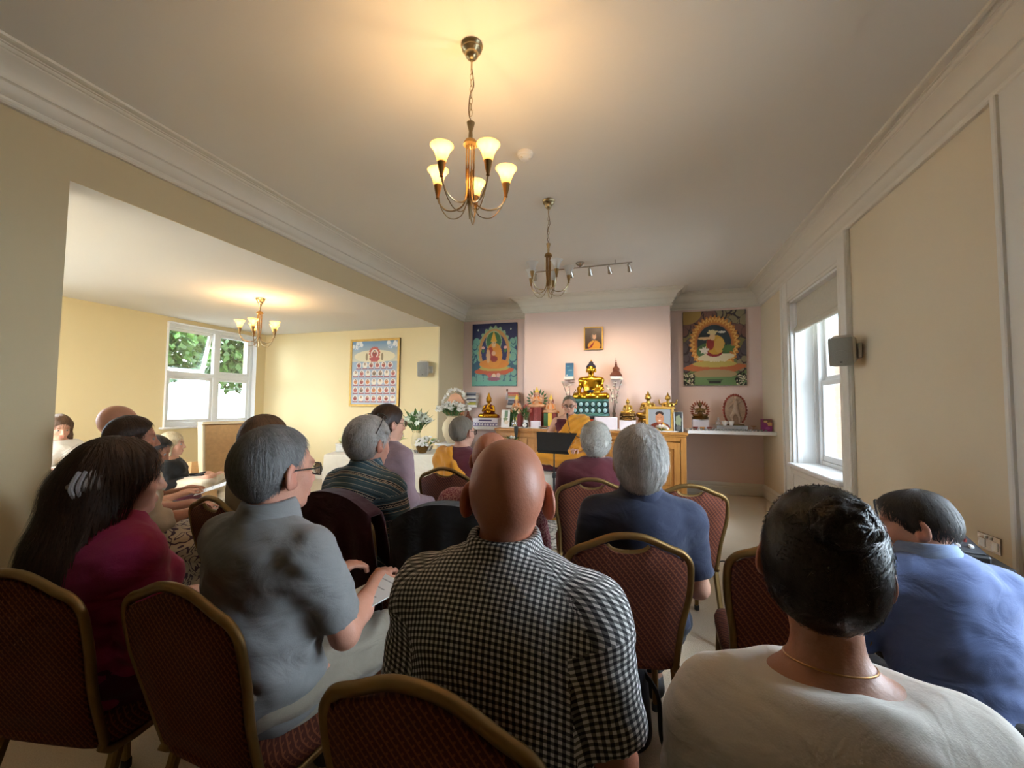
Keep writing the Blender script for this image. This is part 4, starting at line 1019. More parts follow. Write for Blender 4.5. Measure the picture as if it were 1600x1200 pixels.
# the teacher on the throne
MK = person('monk with glasses in a saffron and maroon robe teaching from the throne', (-.947, 5.60, 1.40), 174, 'vest', dict(skin=SK_pale, top=C_maroon, bottom=C_saffron, hair=H_stub, glasses=M_gold_rim), seat=.66, hp=6, hair=dict(style='fringe', t=.004, amp=.0004, n=700, len=.01), sleeve=None, bottom='robe_skirt', legs='cross', glasses='worn', neckcut=-.03, arms={1: ((.26, .05, 1.02), (.20, .20, .86), (-.3, .8, -.3)), -1: ((-.25, .06, 1.0), (-.10, .26, .86), (.4, .8, -.2))}, loose=.006, lean=2, eyes=True, h=.011, hf=.0055)
shawl(MK, 'shawl', C_saffron, -1)
# ------------------------------------------------------------------ banquet chairs
M_frame = mat('bronze_gold_frame', srgb(132, 104, 62), .48, .75, var=.12, vscale=14)
M_glide = mat('black_rubber', (.012, .012, .012), .7, var=0)
def chair_fabric():
    m, t, p = base_mat('burgundy_basket_weave', .9)
    c = t.new('ShaderNodeTexCoord'); s = t.new('ShaderNodeSeparateXYZ'); t.ln(c.outputs['Object'], s.inputs[0])
    x = t.math('ADD', s.outputs[0], t.math('MULTIPLY', s.outputs[1], .8)); z = t.math('ADD', s.outputs[2], t.math('MULTIPLY', s.outputs[1], .25)); per = .021
    a = t.math('FRACT', t.math('DIVIDE', t.math('ADD', x, z), per)); b = t.math('FRACT', t.math('DIVIDE', t.math('SUBTRACT', x, z), per))
    la = t.math('LESS_THAN', t.math('ABSOLUTE', t.math('SUBTRACT', a, .5)), .13); lb = t.math('LESS_THAN', t.math('ABSOLUTE', t.math('SUBTRACT', b, .5)), .13)
    half = t.math('GREATER_THAN', a, .45); k = t.math('MAXIMUM', la, t.math('MULTIPLY', lb, half))
    n = t.noise(c.outputs['Object'], 260, 2)
    col = t.mix(k, srgb(82, 32, 18), srgb(130, 70, 40)); col = t.mix(t.math('MULTIPLY', n, .4), col, srgb(54, 20, 12))
    t.ln(col, p.inputs['Base Color']); t.ln(t.bump(t.math('ADD', k, t.math('MULTIPLY', n, .6)), .35, .003), p.inputs['Normal']); return m
M_fab = chair_fabric()
def chair_outline(w0, w1, zb, zs, zp, n=8):
    """half outline of the back from bottom centre to the crown: x, z"""
    return [(w0, zb), (w0+.008, zb+.15), (w1-.002, zs-.16), (w1, zs-.07), (w1-.008, zs-.032), (w1-.034, zs-.004), (w1-.075, zs+.012), (.085, zp-.016), (.045, zp-.004), (0, zp)]
def make_chair(hole):
    c = thing('banquet_chair', 'x', 'chair')
    TILT = -.11; yb = -.205
    Y = lambda z: yb+(z-.46)*TILT*2.0-.012*math.sin((z-.46)*6)
    half = chair_outline(.185, .214, .44, .878, .93)
    half = [(p.x, p.z) for p in bez([(x, 0, z) for x, z in half], 4)]
    right = [(x, Y(z), z) for x, z in half]
    path = [(.195, .20, .415), (.198, .05, .41), (.195, -.12, .408), (.19, -.19, .414), (.186, -.207, .43)]+right
    full = path+[(-x, y, z) for x, y, z in reversed(path[:-1])]
    MB().tube(full, 1.0, sec=(.010, .0125), up=None, cap=True).build('frame', M_frame, c, sharp=50)
    # upholstered back
    ins = [(max(x-.012, 0) if x > .02 else 0, z-.014 if z > .86 else z) for x, z in half]
    if hole: ins = [(x, z) if x > .075 else (x, z-.048*(1-(x/.075)**2)**.6) for x, z in ins]
    ins[0] = (ins[0][0], .445)
    sil = ins+[(-x, z) for x, z in reversed(ins[:-1])]
    zc = .65
    def ring(k, off): return [(x*k, Y(zc+(z-zc)*k)+off, zc+(z-zc)*k) for x, z in sil]
    m = MB()
    m.loft([ring(.60, .034), ring(.86, .032), ring(.95, .026), ring(1.0, .010), ring(1.0, -.008), ring(.985, -.013), ring(.6, -.0145)])
    m.build('back_pad', M_fab, c, sharp=60)
    if hole:
        hp = [(x, Y(z)-.001, z+.003) for x, z in ins if x <= .078]; hp = hp+[(-x, y, z) for x, y, z in reversed(hp[:-1])]
        MB().tube(hp, .008, 6).build('hand_hold_trim', M_frame, c)
    # seat
    s = MB(); r = []
    def sq(w, d, y0, z, n=28, e=.28):
        out = []
        for i in range(n):
            a = 2*math.pi*i/n; cx, sy = math.cos(a), math.sin(a)
            out.append((w*math.copysign(abs(cx)**e, cx)*(1+.06*sy), y0+d*math.copysign(abs(sy)**e, sy), z))
        return out
    s.loft([sq(.20, .205, .0, .418), sq(.21, .215, .0, .43), sq(.213, .218, .0, .455), sq(.205, .21, .0, .478), sq(.17, .18, .0, .492), sq(.08, .09, .0, .497)])
    s.build('seat', M_fab, c, sharp=60)
    MB().tube([(-.19, .19, .408), (.19, .19, .408)], 1., sec=(.012, .012)).build('seat_rail', M_frame, c)
    for sx in (-1, 1):
        for sy in (-1, 1):
            top = (sx*.188, .185 if sy > 0 else -.165, .41); bot = (sx*.20, .215 if sy > 0 else -.275, .012)
            l = MB().tube([top, bot], [1.05, .9], sec=(.0135, .0135), up=(0, 1, 0)).build('leg', M_frame, c)
            MB().lathe([(.016, 0), (.017, .004), (.017, .03), (.014, .034)], 10, Matrix.Translation((bot[0], bot[1], 0))).build('glide', M_glide, l)
    return c
CH = {True: make_chair(True), False: make_chair(False)}; _used = {True: False, False: False}
def chair(top, face, label, hole=True, shift=0.):
    """top = x, y of the crown of the back"""
    o = CH[hole] if not _used[hole] else dup(CH[hole]); _used[hole] = True
    r = math.radians(face); d = .31+shift
    o.location = (top[0]+math.sin(r)*d, top[1]+math.cos(r)*d, 0); o.rotation_euler = (0, 0, -r)
    tag(o, label, 'chair', 'burgundy banquet chairs with gold frames'); return o
chair((-1.60, .71), -10, 'banquet chair at the far left front under the woman in magenta', False)
chair((-1.10, .782), 4, 'banquet chair under the man in the grey polo shirt', False)
chair((-.345, .635), 6, 'banquet chair under the bald man in gingham, nearest its crown to the camera', False)
chair((.34, .50), 2, 'banquet chair under the woman in the white t-shirt', False)
chair((-.058, 1.585), -11, 'banquet chair behind the man in the navy polo shirt', True)
chair((.245, 2.70), -12, 'empty banquet chair right of the man in the navy polo shirt', True)
chair((-.32, 2.72), -12, 'banquet chair under the white-haired person in maroon', True)
chair((-1.37, 2.81), 6, 'banquet chair under the nun in the saffron shawl', True)
chair((-1.37, 1.66), 5, 'banquet chair draped with a maroon jacket', True)
chair((-.76, 1.60), -6, 'banquet chair draped with a black cardigan', True)
chair((-1.97, 1.55), 12, 'banquet chair left of the grey-haired man\'s head', True)
chair((.485, 1.66), 2, 'empty banquet chair in front of the woman with the bun', True)
chair((-2.92, 1.42), 17, 'banquet chair under the woman in the floral skirt', True)
chair((-1.78, 2.30), 14, 'banquet chair under the woman in the lilac cardigan', True)
chair((-3.60, 1.76), 22, 'banquet chair in the opening under the bald man at the back left', True)
chair((-6.06, 2.90), 98, 'banquet chair of the woman beyond the left pier', True)

# garments hung over two chair backs
def draped(name, label, top, face, material, w, drop, cat, seed=1):
    r = math.radians(face)
    # cloth laid over the chair back: front flap, crown, back flap
    n, mrow = 24, 26; V = []; Fq = []
    rs = np.random.RandomState(seed)
    for j in range(mrow+1):
        t = j/mrow
        for i in range(n+1):
            u = -1+2*i/n; crown = .965-.09*abs(u)**2.2
            L = (t-.42)/.58
            if t < .42: dz = -(1-t/.42)*.26; y = .075-.02*(t/.42)
            elif L < .08: dz = .02; y = .05-.09*L/.08
            else: dz = -(L-.08)*drop; y = -.035-.03*L
            z = crown+dz; y += (z-.93)*-.22+.010*math.sin(u*11+seed+2*L)*min(1, abs(L)*2)
            V.append((u*w*(1+.10*max(0, L)), y, z))
    for j in range(mrow):
        for i in range(n):
            a = j*(n+1)+i; Fq.append((a, a+1, a+n+2, a+n+1))
    o = link_mesh(name, V, Fq, material, None, True, 60)
    md = o.modifiers.new('thick', 'SOLIDIFY'); md.thickness = .012; md.offset = 0
    o.location = (top[0], top[1], 0); o.rotation_euler = (0, 0, -r)
    return tag(o, label, cat)
draped('jacket', 'dark maroon jacket hung over the chair behind the striped shirt', (-1.37, 1.66), 5, cloth('dark_maroon_fleece', srgb(58, 14, 24)), .235, .55, 'jacket', 2)
draped('cardigan', 'black cardigan hung over the chair of the person in pink', (-.76, 1.60), -6, cloth('black_knit', srgb(16, 16, 18)), .24, .55, 'cardigan', 5)

# ------------------------------------------------------------------ chandeliers
M_nickel = mat('brushed_nickel', srgb(168, 152, 120), .3, 1., var=.06)
def shade_mat(name, lit):
    m = bpy.data.materials.new(name); m.use_nodes = True; t = NT(m); MATS[name] = m; out = t.n['Material Output']; t.n.remove(t.n['Principled BSDF'])
    tl = t.new('ShaderNodeBsdfTranslucent'); tl.inputs[0].default_value = (.95, .62, .24, 1) if lit else (.9, .9, .88, 1)
    df = t.new('ShaderNodeBsdfDiffuse'); df.inputs[0].default_value = (.85, .6, .28, 1) if lit else (.85, .86, .85, 1)
    tr = t.new('ShaderNodeBsdfTransparent'); a = t.new('ShaderNodeMixShader'); a.inputs[0].default_value = .35; t.ln(tl.outputs[0], a.inputs[1]); t.ln(df.outputs[0], a.inputs[2])
    b = t.new('ShaderNodeMixShader'); b.inputs[0].default_value = .12 if lit else .45; t.ln(a.outputs[0], b.inputs[1]); t.ln(tr.outputs[0], b.inputs[2])
    res = b.outputs[0]
    if lit:
        em = t.new('ShaderNodeEmission'); em.inputs[0].default_value = (1, .60, .17, 1); em.inputs[1].default_value = .38
        ad = t.new('ShaderNodeAddShader'); t.ln(res, ad.inputs[0]); t.ln(em.outputs[0], ad.inputs[1]); res = ad.outputs[0]
    t.ln(res, out.inputs[0]); return m
M_shl, M_shu = shade_mat('amber_frosted_glass_lit', True), shade_mat('clear_frosted_glass', False)
M_bulb = mat('glowing_bulb', (1, .9, .7), .4, var=0, emit=(1, .83, .5), estr=14); M_bulb0 = mat('unlit_bulb', (.8, .8, .78), .2, var=0)
def chandelier(label, loc, drop, rad, lit, a0, power=9, group='brass five-arm chandeliers'):
    """loc = ceiling point; drop = length to the bottom finial; rad = arm radius"""
    c = thing('chandelier', label, 'chandelier', loc, 0, group); s = rad/.235
    zb = -drop; hub = zb+.48*s                     # top of the column
    MB().lathe([(.055, 0), (.058, -.008), (.05, -.02), (.052, -.028), (.035, -.045), (.034, -.06), (.022, -.075), (.012, -.082)], 24).build('ceiling_rose', M_nickel, c)
    chain = MB(); z = -.08; k = 0
    ch_end = hub+.16*s
    MB().tube([(0, 0, -.075), (0, 0, -.13)], .005, 8).build('stem', M_nickel, c)
    z = -.125
    while z-.03 > ch_end:
        pts = [((.008*math.cos(a) if k % 2 else 0), (0 if k % 2 else .008*math.cos(a)), z-.0165+.0195*math.sin(a)) for a in [2*math.pi*i/10 for i in range(10)]]
        chain.tube(pts, .0018, 5, closed=True); z -= .0325; k += 1
    chain.build('chain', M_nickel, c)
    MB().tube(bez([(0, 0, -.12), (.012, .004, -.12-(.1)), (-.006, .0, (ch_end-.12)/2), (-.012, 0, ch_end+.05), (0, 0, ch_end)], 6), .003, 6).build('cord', mat('brown_cord', (.1, .06, .03), .6), c)
    MB().lathe([(.008, ch_end), (.026*s, ch_end-.01), (.024*s, ch_end-.02), (.012*s, ch_end-.07*s), (.014*s, ch_end-.10*s), (.010*s, ch_end-.12*s)], 18).build('neck', M_nickel, c)
    MB().lathe([(.012*s, hub+.045*s), (.034*s, hub+.03*s), (.044*s, hub+.012*s), (.046*s, hub), (.02*s, hub-.012*s)], 20).build('crown_cup', M_frame, c)
    for i in range(8):
        a = 2*math.pi*i/8; MB().tube([(.026*s*math.cos(a), .026*s*math.sin(a), hub), (.026*s*math.cos(a), .026*s*math.sin(a), hub-.20*s), (.012*s*math.cos(a), .012*s*math.sin(a), zb+.10*s)], .0045*s, 6).build('column_rod', M_frame, c)
    MB().lathe([(.02*s, zb+.13*s), (.016*s, zb+.10*s), (.008*s, zb+.05*s), (.003*s, zb)], 14).build('finial', M_nickel, c)
    for i in range(5):
        a = a0+2*math.pi*i/5; R = rot('Z', math.degrees(a)); zt = zb+.22*s
        arm = MB().tube(bez([(.02*s, 0, hub-.16*s), (.03*s, 0, zb+.13*s), (.09*s, 0, zb+.075*s), (.17*s, 0, zb+.085*s), (.222*s, 0, zb+.14*s), (.235*s, 0, zt-.03*s)], 7), .0055*s, 8, R)
        arm.tube(bez([(.014*s, 0, zb+.12*s), (.06*s, 0, zb+.03*s), (.14*s, 0, zb+.025*s), (.205*s, 0, zb+.10*s), (.228*s, 0, zt-.03*s)], 6), .0035*s, 6, R)
        ao = arm.build('arm', M_nickel, c)
        T_ = R @ Matrix.Translation((.235*s, 0, zt))
        MB().lathe([(.006*s, -.05*s), (.012*s, -.045*s), (.010*s, -.035*s), (.016*s, -.01*s), (.022*s, .02*s), (.026*s, .045*s), (.02*s, .047*s)], 16, T_).build('lamp_cup', M_frame, ao)
        pr = [(.026, .04), (.03, .06), (.037, .085), (.05, .115), (.066, .138), (.07, .142)]; pr2 = [(r-.003, z) for r, z in reversed(pr)]
        MB().lathe([(r*s, z*s) for r, z in pr+pr2], 24, T_, False, False).build('shade', M_shl if lit else M_shu, ao)
        MB().ball((0, 0, .085*s), (.02*s, .02*s, .03*s), 12, 8, T_).build('bulb', M_bulb if lit else M_bulb0, ao)
        if lit:
            q = T_ @ Vector((0, 0, .135*s)); L = light('chandelier_lamp', 'POINT', (0, 0, 0), power, (1, .63, .28), shadow_soft_size=.02); L.parent = c; L.location = q
    return c
chandelier('lit five-arm brass chandelier with glowing amber shades nearest the camera', (-.856, 1.995, ZC), .935, .192, True, .55, 4.2)
chandelier('unlit five-arm brass chandelier with clear shades nearer the altar', (-.833, 3.775, ZC), .905, .187, False, .3)
chandelier('small lit brass chandelier with tulip shades in the side room', (-4.765, 4.29, SZ), .64, .215, True, .2, 3.6)

# ceiling fittings
t = thing('spotlight_track', 'ceiling track with six swivel spotlights in front of the altar', 'spotlight', (-.80, 5.57, ZC))
M_chrome = mat('chrome', srgb(190, 186, 180), .2, 1., var=.04); M_spot = mat('spot_lamp_glow', (1, .9, .75), .3, var=0, emit=(1, .85, .6), estr=6)
MB().tube([(-.66, .04, -.06), (.66, -.03, -.06)], .009, 10).build('rail', M_chrome, t)
MB().lathe([(.06, 0), (.06, -.015), (.04, -.03), (.012, -.05)], 20).build('ceiling_mount', M_chrome, t)
for s in (-1, 1): MB().tube([(s*.45, -.0, 0), (s*.45, 0, -.06)], .006, 8).build('bracket', M_chrome, t)
for i in range(6):
    x = -.62+i*.248; y = .04-.07*i/5; aimx = (-1, -.4, .1, .2, .5, .6)[i]*.35
    st = MB().tube([(x, y, -.06), (x, y, -.10)], .005, 8).build('arm', M_chrome, t)
    d = Vector((aimx, 1.0, -.9)).normalized(); M = Matrix.Translation((x, y, -.105)) @ d.to_track_quat('Z', 'Y').to_matrix().to_4x4()
    h_ = MB().lathe([(.012, -.03), (.02, -.02), (.022, .02), (.03, .06), (.031, .075), (.025, .072)], 18, M).build('spot_head', M_chrome, t)
    MB().lathe([(.024, .066), (.02, .072), (.001, .074)], 14, M).build('lens', M_spot, h_)
    L = light('track_spot', 'SPOT', (0, 0, 0), 26, (1, .72, .47), spot_size=math.radians(70), spot_blend=.8, shadow_soft_size=.03); L.parent = t
    L.location = (Vector((x, y, -.105))+d*.085); L.rotation_euler = d.to_track_quat('-Z', 'Y').to_euler()
t = thing('smoke_detector', 'white round smoke detector on the ceiling', 'smoke detector', (-.843, 3.0, ZC))
MB().lathe([(.058, 0), (.058, -.02), (.05, -.026)], 24).build('base', M_white, t); MB().lathe([(.045, -.026), (.045, -.038), (.03, -.05), (.001, -.052)], 24).build('chamber', M_white, t)
for i in range(3): MB().box((.034*math.cos(i*2.1), .034*math.sin(i*2.1), -.044), (.012, .012, .016), .002).build('vent', M_trim, t)

# ------------------------------------------------------------------ wall fittings
M_spk = mat('grey_speaker_cloth', srgb(150, 148, 138), .9, var=.1, vscale=200); M_spkw = mat('off_white_plastic', srgb(206, 202, 190), .5, var=.02)
def wall_speaker(label, loc, rz, rx):
    t = thing('wall_speaker', label, 'speaker', loc, 0)
    M = rot('Z', rz) @ rot('X', rx)
    MB().box((0, .02, 0), (.185, .18, .26), .035, M).build('cabinet', M_spkw, t, sharp=60)
    g = MB().box((0, -.072, 0), (.168, .012, .244), .02, M).build('grille', M_spk, t, sharp=60)
    MB().box((.0, -.080, -.085), (.018, .004, .014), .002, M).build('badge', M_glide, g)
    MB().lathe([(.05, 0), (.048, .008), (.004, .009)], 20, M @ Matrix.Translation((0, -.074, -.035)) @ rot('X', 90)).build('woofer_ring', M_spk, g)
    return t, M
t, M = wall_speaker('white loudspeaker on the right wall beside the sash window', (XR-.15, 4.38, 1.885), -28, 12)
MB().box((.125, .02, 0), (.03, .09, .13), .006).tube([(.03, .06, 0), (.12, .02, 0)], .02, 10).build('bracket', M_spkw, t)
t, M = wall_speaker('white loudspeaker on the cream end wall of the side room', (-3.60, SYB-.16, 2.0), 22, 12)
MB().box((.06, .145, 0), (.10, .03, .12), .006).tube([(.02, .05, 0), (.06, .14, 0)], .02, 10).build('bracket', M_spkw, t)
t = thing('double_socket', 'mirrored steel double power socket on the right wall', 'socket', (XR, 3.035, .66))
MB().box((-.004, 0, 0), (.008, .165, .088), .002).build('plate', mat('mirror_steel', srgb(170, 160, 150), .12, 1., var=.02), t)
for s in (-1, 1):
    MB().box((-.009, s*.045, -.008), (.006, .045, .045), .003).build('outlet', M_white, t); MB().box((-.010, s*.018, .028), (.008, .016, .016), .002).build('switch', M_white, t)
# ------------------------------------------------------------------ painted sheets
class Paint:
    """small raster whose cells become the colours of a flat sheet"""
    def __init__(s, nx, ny, bg):
        s.nx, s.ny = nx, ny; s.c = np.zeros((ny, nx, 3)); s.c[:] = srgb(*bg)
        s.x = (np.arange(nx)/(nx-1)*2-1)[None, :]+np.zeros((ny, 1)); s.y = (np.arange(ny)/(ny-1)*2-1)[:, None]+np.zeros((1, nx))   # y up
    def put(s, m, col): s.c[m] = srgb(*col); return s
    def ell(s, cx, cy, rx, ry, col, wave=0, n=9): 
        a = np.arctan2(s.y-cy, s.x-cx); k = ((s.x-cx)/rx)**2+((s.y-cy)/ry)**2
        return s.put(k < (1+wave*np.sin(a*n))**2, col)
    def ring(s, cx, cy, rx, ry, w, col, wave=0, n=9):
        a = np.arctan2(s.y-cy, s.x-cx); k = np.sqrt(((s.x-cx)/rx)**2+((s.y-cy)/ry)**2)/(1+wave*np.sin(a*n)); return s.put(np.abs(k-1) < w, col)
    def rect(s, x0, x1, y0, y1, col): return s.put((s.x > x0) & (s.x < x1) & (s.y > y0) & (s.y < y1), col)
    def tri(s, pts, col):
        (a, b), (c, d), (e, f) = pts; g = lambda x0, y0, x1, y1: (s.x-x0)*(y1-y0)-(s.y-y0)*(x1-x0)
        A, B, C_ = g(a, b, c, d), g(c, d, e, f), g(e, f, a, b); return s.put(((A >= 0) & (B >= 0) & (C_ >= 0)) | ((A <= 0) & (B <= 0) & (C_ <= 0)), col)
    def grad(s, y0, y1, c0, c1):
        t = np.clip((s.y-y0)/(y1-y0), 0, 1)[..., None]; m = (s.y >= min(y0, y1)) & (s.y <= max(y0, y1)); k = (1-t)*np.array(srgb(*c0))+t*np.array(srgb(*c1)); s.c[m] = k[m]; return s
    def sheet(s, name, w, h, material, parent, M=None):
        nx, ny = s.nx, s.ny; X, Z = np.meshgrid(np.linspace(-w/2, w/2, nx), np.linspace(-h/2, h/2, ny))
        V = np.stack([X.ravel(), np.zeros(nx*ny), Z.ravel()], 1)
        if M is not None: Mn = np.array(M); V = V@Mn[:3, :3].T+Mn[:3, 3]
        i = np.arange(nx-1)[None, :]+np.arange(ny-1)[:, None]*nx; i = i.ravel()
        return link_mesh(name, V, np.stack([i, i+1, i+nx+1, i+nx], 1).astype(np.int32), material, parent, False, col=s.c.reshape(-1, 3))
M_print = print_mat('painted_print'); M_photo = print_mat('glossy_photo_print', .25)
M_wood_fr = mat('gilt_wood_frame', srgb(206, 164, 84), .4, .3, var=.12, vscale=20); M_red_fr = mat('red_brown_frame', srgb(120, 52, 26), .45, var=.15)

def cloud(P, cx, cy, r, c1, c2, seed=0):
    rs = random.Random(seed)
    for i in range(9):
        a = rs.uniform(0, 6.28); q = rs.uniform(.2, 1); x, y, k = cx+r*q*math.cos(a), cy+.55*r*q*math.sin(a), r*rs.uniform(.3, .5)
        P.ell(x, y, k*1.1, k, c2); P.ell(x-.01, y+.02, k*.95, k*.85, c1)
# painting left of the altar
def painting_left():
    P = Paint(110, 146, (34, 38, 84)); P.grad(-1, .3, (60, 120, 130), (38, 46, 98))
    for i, (x, y, r) in enumerate(((-.8, .25, .3), (.82, .3, .3), (-.85, -.1, .34), (.86, -.15, .34), (-.7, -.75, .4), (.7, -.75, .4), (0, -.85, .4))): cloud(P, x, y, r, (120, 176, 160), (52, 96, 120), i)
    P.ell(0, .1, .74, .80, (150, 182, 140), .05, 22); P.ell(0, .08, .70, .74, (206, 150, 84)); P.ell(0, .08, .58, .62, (34, 40, 92))
    P.ell(-.02, .42, .36, .34, (180, 200, 150)); P.ell(-.02, .42, .33, .31, (60, 110, 58))
    P.rect(-1, 1, -1, -.86, (110, 180, 160)); P.ell(0, -.52, .86, .14, (196, 92, 50), .08, 18); P.ell(0, -.44, .66, .09, (196, 176, 84))
    P.ell(0, -.30, .66, .16, (222, 140, 44)); P.ell(-.0, -.02, .36, .40, (226, 150, 48)); P.ell(-.16, .06, .12, .18, (170, 60, 36)); P.ell(0, -.14, .16, .1, (150, 44, 34))
    for s in (-1, 1): P.ell(s*.26, -.05, .09, .22, (226, 180, 130) if s < 0 else (226, 150, 48)); P.ell(s*.50, .22, .07, .05, (230, 180, 170)); P.ell(s*.50, .12, .06, .06, (70, 120, 60)); P.ell(s*.74, .80, .03, .025, (240, 240, 220))
    P.ell(-.02, .04, .09, .07, (230, 184, 140)); P.ell(-.02, .36, .10, .14, (232, 196, 140)); P.tri(((-.16, .42), (.12, .42), (-.02, .76)), (226, 176, 60)); P.ell(-.06, .37, .015, .012, (60, 30, 20)); P.ell(.02, .37, .015, .012, (60, 30, 20))
    P.ell(0, -.70, .10, .09, (236, 208, 180)); P.ell(-.2, -.66, .09, .07, (200, 90, 90)); P.ell(.2, -.66, .09, .07, (226, 180, 170)); P.ell(0, -.78, .3, .06, (150, 90, 110))
    return P
# painting right of the altar
def painting_right():
    P = Paint(124, 150, (112, 84, 70)); P.grad(-1, 1, (96, 128, 84), (150, 122, 76))
    for i, (x, y, r) in enumerate(((-.75, .55, .35), (-.9, .0, .36), (.7, .75, .4), (.85, .4, .4), (.9, -.05, .36), (.2, .95, .4), (-.25, .88, .35), (-.9, -.4, .3), (.92, -.45, .3))): cloud(P, x, y, r, ((128, 92, 84), (92, 84, 92), (150, 140, 110))[i % 3], (60, 48, 56), i+20)
    P.ell(-.9, .95, .5, .3, (178, 146, 80))
    P.ell(0, .12, .78, .72, (206, 134, 62), .05, 34); P.ring(0, .12, .70, .64, .05, (236, 190, 110), .06, 40); P.ell(0, .12, .58, .54, (178, 110, 70)); P.ell(0, .12, .54, .50, (52, 66, 74)); P.ell(-.05, -.1, .52, .26, (84, 118, 74))
    P.ell(0, -.52, .98, .14, (190, 108, 66), .06, 26); P.ell(0, -.43, .70, .09, (196, 178, 96)); P.ell(0, -.70, .70, .12, (170, 150, 110)); P.rect(-1, 1, -1, -.78, (108, 140, 92))
    P.ell(.05, -.25, .56, .12, (232, 222, 190), .12, 12); P.ell(0, -.12, .26, .12, (150, 40, 48)); P.ell(.04, .08, .30, .26, (214, 166, 66)); P.ell(-.12, .12, .12, .18, (150, 52, 46)); P.ell(.16, .06, .16, .2, (220, 176, 92))
    P.ell(-.30, .26, .22, .04, (236, 200, 150)); P.ell(-.05, .30, .09, .10, (232, 196, 150)); P.ell(-.05, .42, .16, .06, (226, 206, 150), .2, 10); P.ell(.25, .42, .12, .03, (240, 236, 220)); P.ell(-.32, -.06, .14, .08, (240, 236, 226), .25, 7); P.ell(.45, -.02, .18, .1, (90, 128, 74), .2, 8)
    for k in range(3): P.rect(-.24+.03*k, .26-.03*k, -.86-.045*k, -.845-.03*k, (40, 44, 36))
    rs = random.Random(5)
    for s in (-1, 1):
        for k in range(26): P.ell(s*rs.uniform(.68, 1), -1+rs.uniform(0, .3)*(1), .05, .04, (34, 36, 30))
        for k in range(30): P.ell(s*rs.uniform(.7, 1), -1+rs.uniform(0, .3), .02, .016, (226, 220, 190))
    return P
# framed print in the side room: one large and many small seated figures in arched niches
def painting_grid():
    P = Paint(150, 200, (214, 206, 190)); P.grad(.35, 1, (206, 200, 170), (104, 142, 176)); P.grad(-1, .35, (178, 184, 190), (150, 164, 178)); P.ell(0, .52, .9, .2, (222, 208, 168)); cloud(P, -.75, .85, .2, (226, 226, 220), (150, 170, 190), 1); cloud(P, .75, .85, .2, (226, 226, 220), (150, 170, 190), 2)
    def fig(cx, cy, r, k):
        c = ((150, 60, 48), (196, 120, 60), (120, 96, 70), (176, 84, 70), (226, 214, 190))[k % 5]
        P.ell(cx, cy, r*1.1, r*.95, (228, 214, 198)); P.ell(cx, cy-.1*r, r*.72, r*.62, c); P.ell(cx, cy+.35*r, r*.4, r*.4, (92, 60, 44)); P.ell(cx, cy+.35*r, r*.24, r*.25, (214, 170, 130)); P.rect(cx-r*1.1, cx+r*1.1, cy-r*1.25, cy-r*.9, (150, 84, 84))
    P.ell(0, .62, .24, .20, (190, 92, 70), .08, 16); fig(0, .60, .15, 0); P.ell(0, .42, .22, .08, (170, 70, 64), .15, 9)
    for s in (-1, 1): P.ell(s*.34, .5, .05, .12, (140, 120, 84))
    k = 0
    for row, (n, y) in enumerate(((6, .24), (7, -.02), (7, -.29), (7, -.55), (7, -.81))):
        for i in range(n): fig((-(n-1)/2+i)*.275, y, .105, k*3+row+i*i); k += 1
    return P
def hung(name, label, cat, c, w, h, P, frame=None, fw=.03, depth=.03, ry=0, sheetm=None):
    """canvas or framed picture on a wall facing -Y, c = centre of its back"""
    t = thing(name, label, cat, c)
    R = rot('Y', ry)
    MB().box((0, -depth/2, 0), (w, depth, h), .003, R).build('canvas' if not frame else 'backing', mat('canvas_edge', srgb(60, 70, 90), .8), t)
    P.sheet('picture', w-.004 if not frame else w-2*fw, h-.004 if not frame else h-2*fw, sheetm or M_print, t, R @ Matrix.Translation((0, -depth-.001, 0)))
    if frame:
        m = MB()
        for s in (-1, 1): m.box((s*(w/2-fw/2), -depth/2-.006, 0), (fw, depth+.012, h), .005, R); m.box((0, -depth/2-.006, s*(h/2-fw/2)), (w-.004, depth+.0095, fw-.002), .004, R)
        m.build('frame', frame, t)
    return t
hung('canvas_painting', 'tall canvas of a seated figure in orange robes, left of the chimney breast', 'painting', (-2.733, YB, 2.36), .90, 1.20, painting_left())
hung('canvas_painting', 'canvas of a rider within a ring of flames, right of the chimney breast', 'painting', (1.094, YB, 2.366), .945, 1.235, painting_right())
hung('framed_print', 'gold-framed print of many small seated figures in rows', 'picture', (-4.656, SYB, 1.964), 1.04, 1.23, painting_grid(), M_wood_fr, .045, .03)
P = Paint(40, 50, (60, 40, 32)); P.ell(.05, .15, .34, .4, (92, 80, 70)); P.ell(.1, .2, .22, .3, (206, 160, 130)); P.ell(.1, .45, .2, .12, (70, 56, 46)); P.ell(.1, -.7, .75, .5, (214, 150, 50)); P.tri(((-.7, -1), (-.2, -.9), (.2, -.2)), (140, 40, 40))
hung('framed_portrait', 'small red-framed portrait photo above the golden statue', 'picture', (-.816, YC, 2.53), .32, .39, P, M_wood_fr, .022, .025, sheetm=M_photo)
_t = bpy.data.objects[-1] if False else None

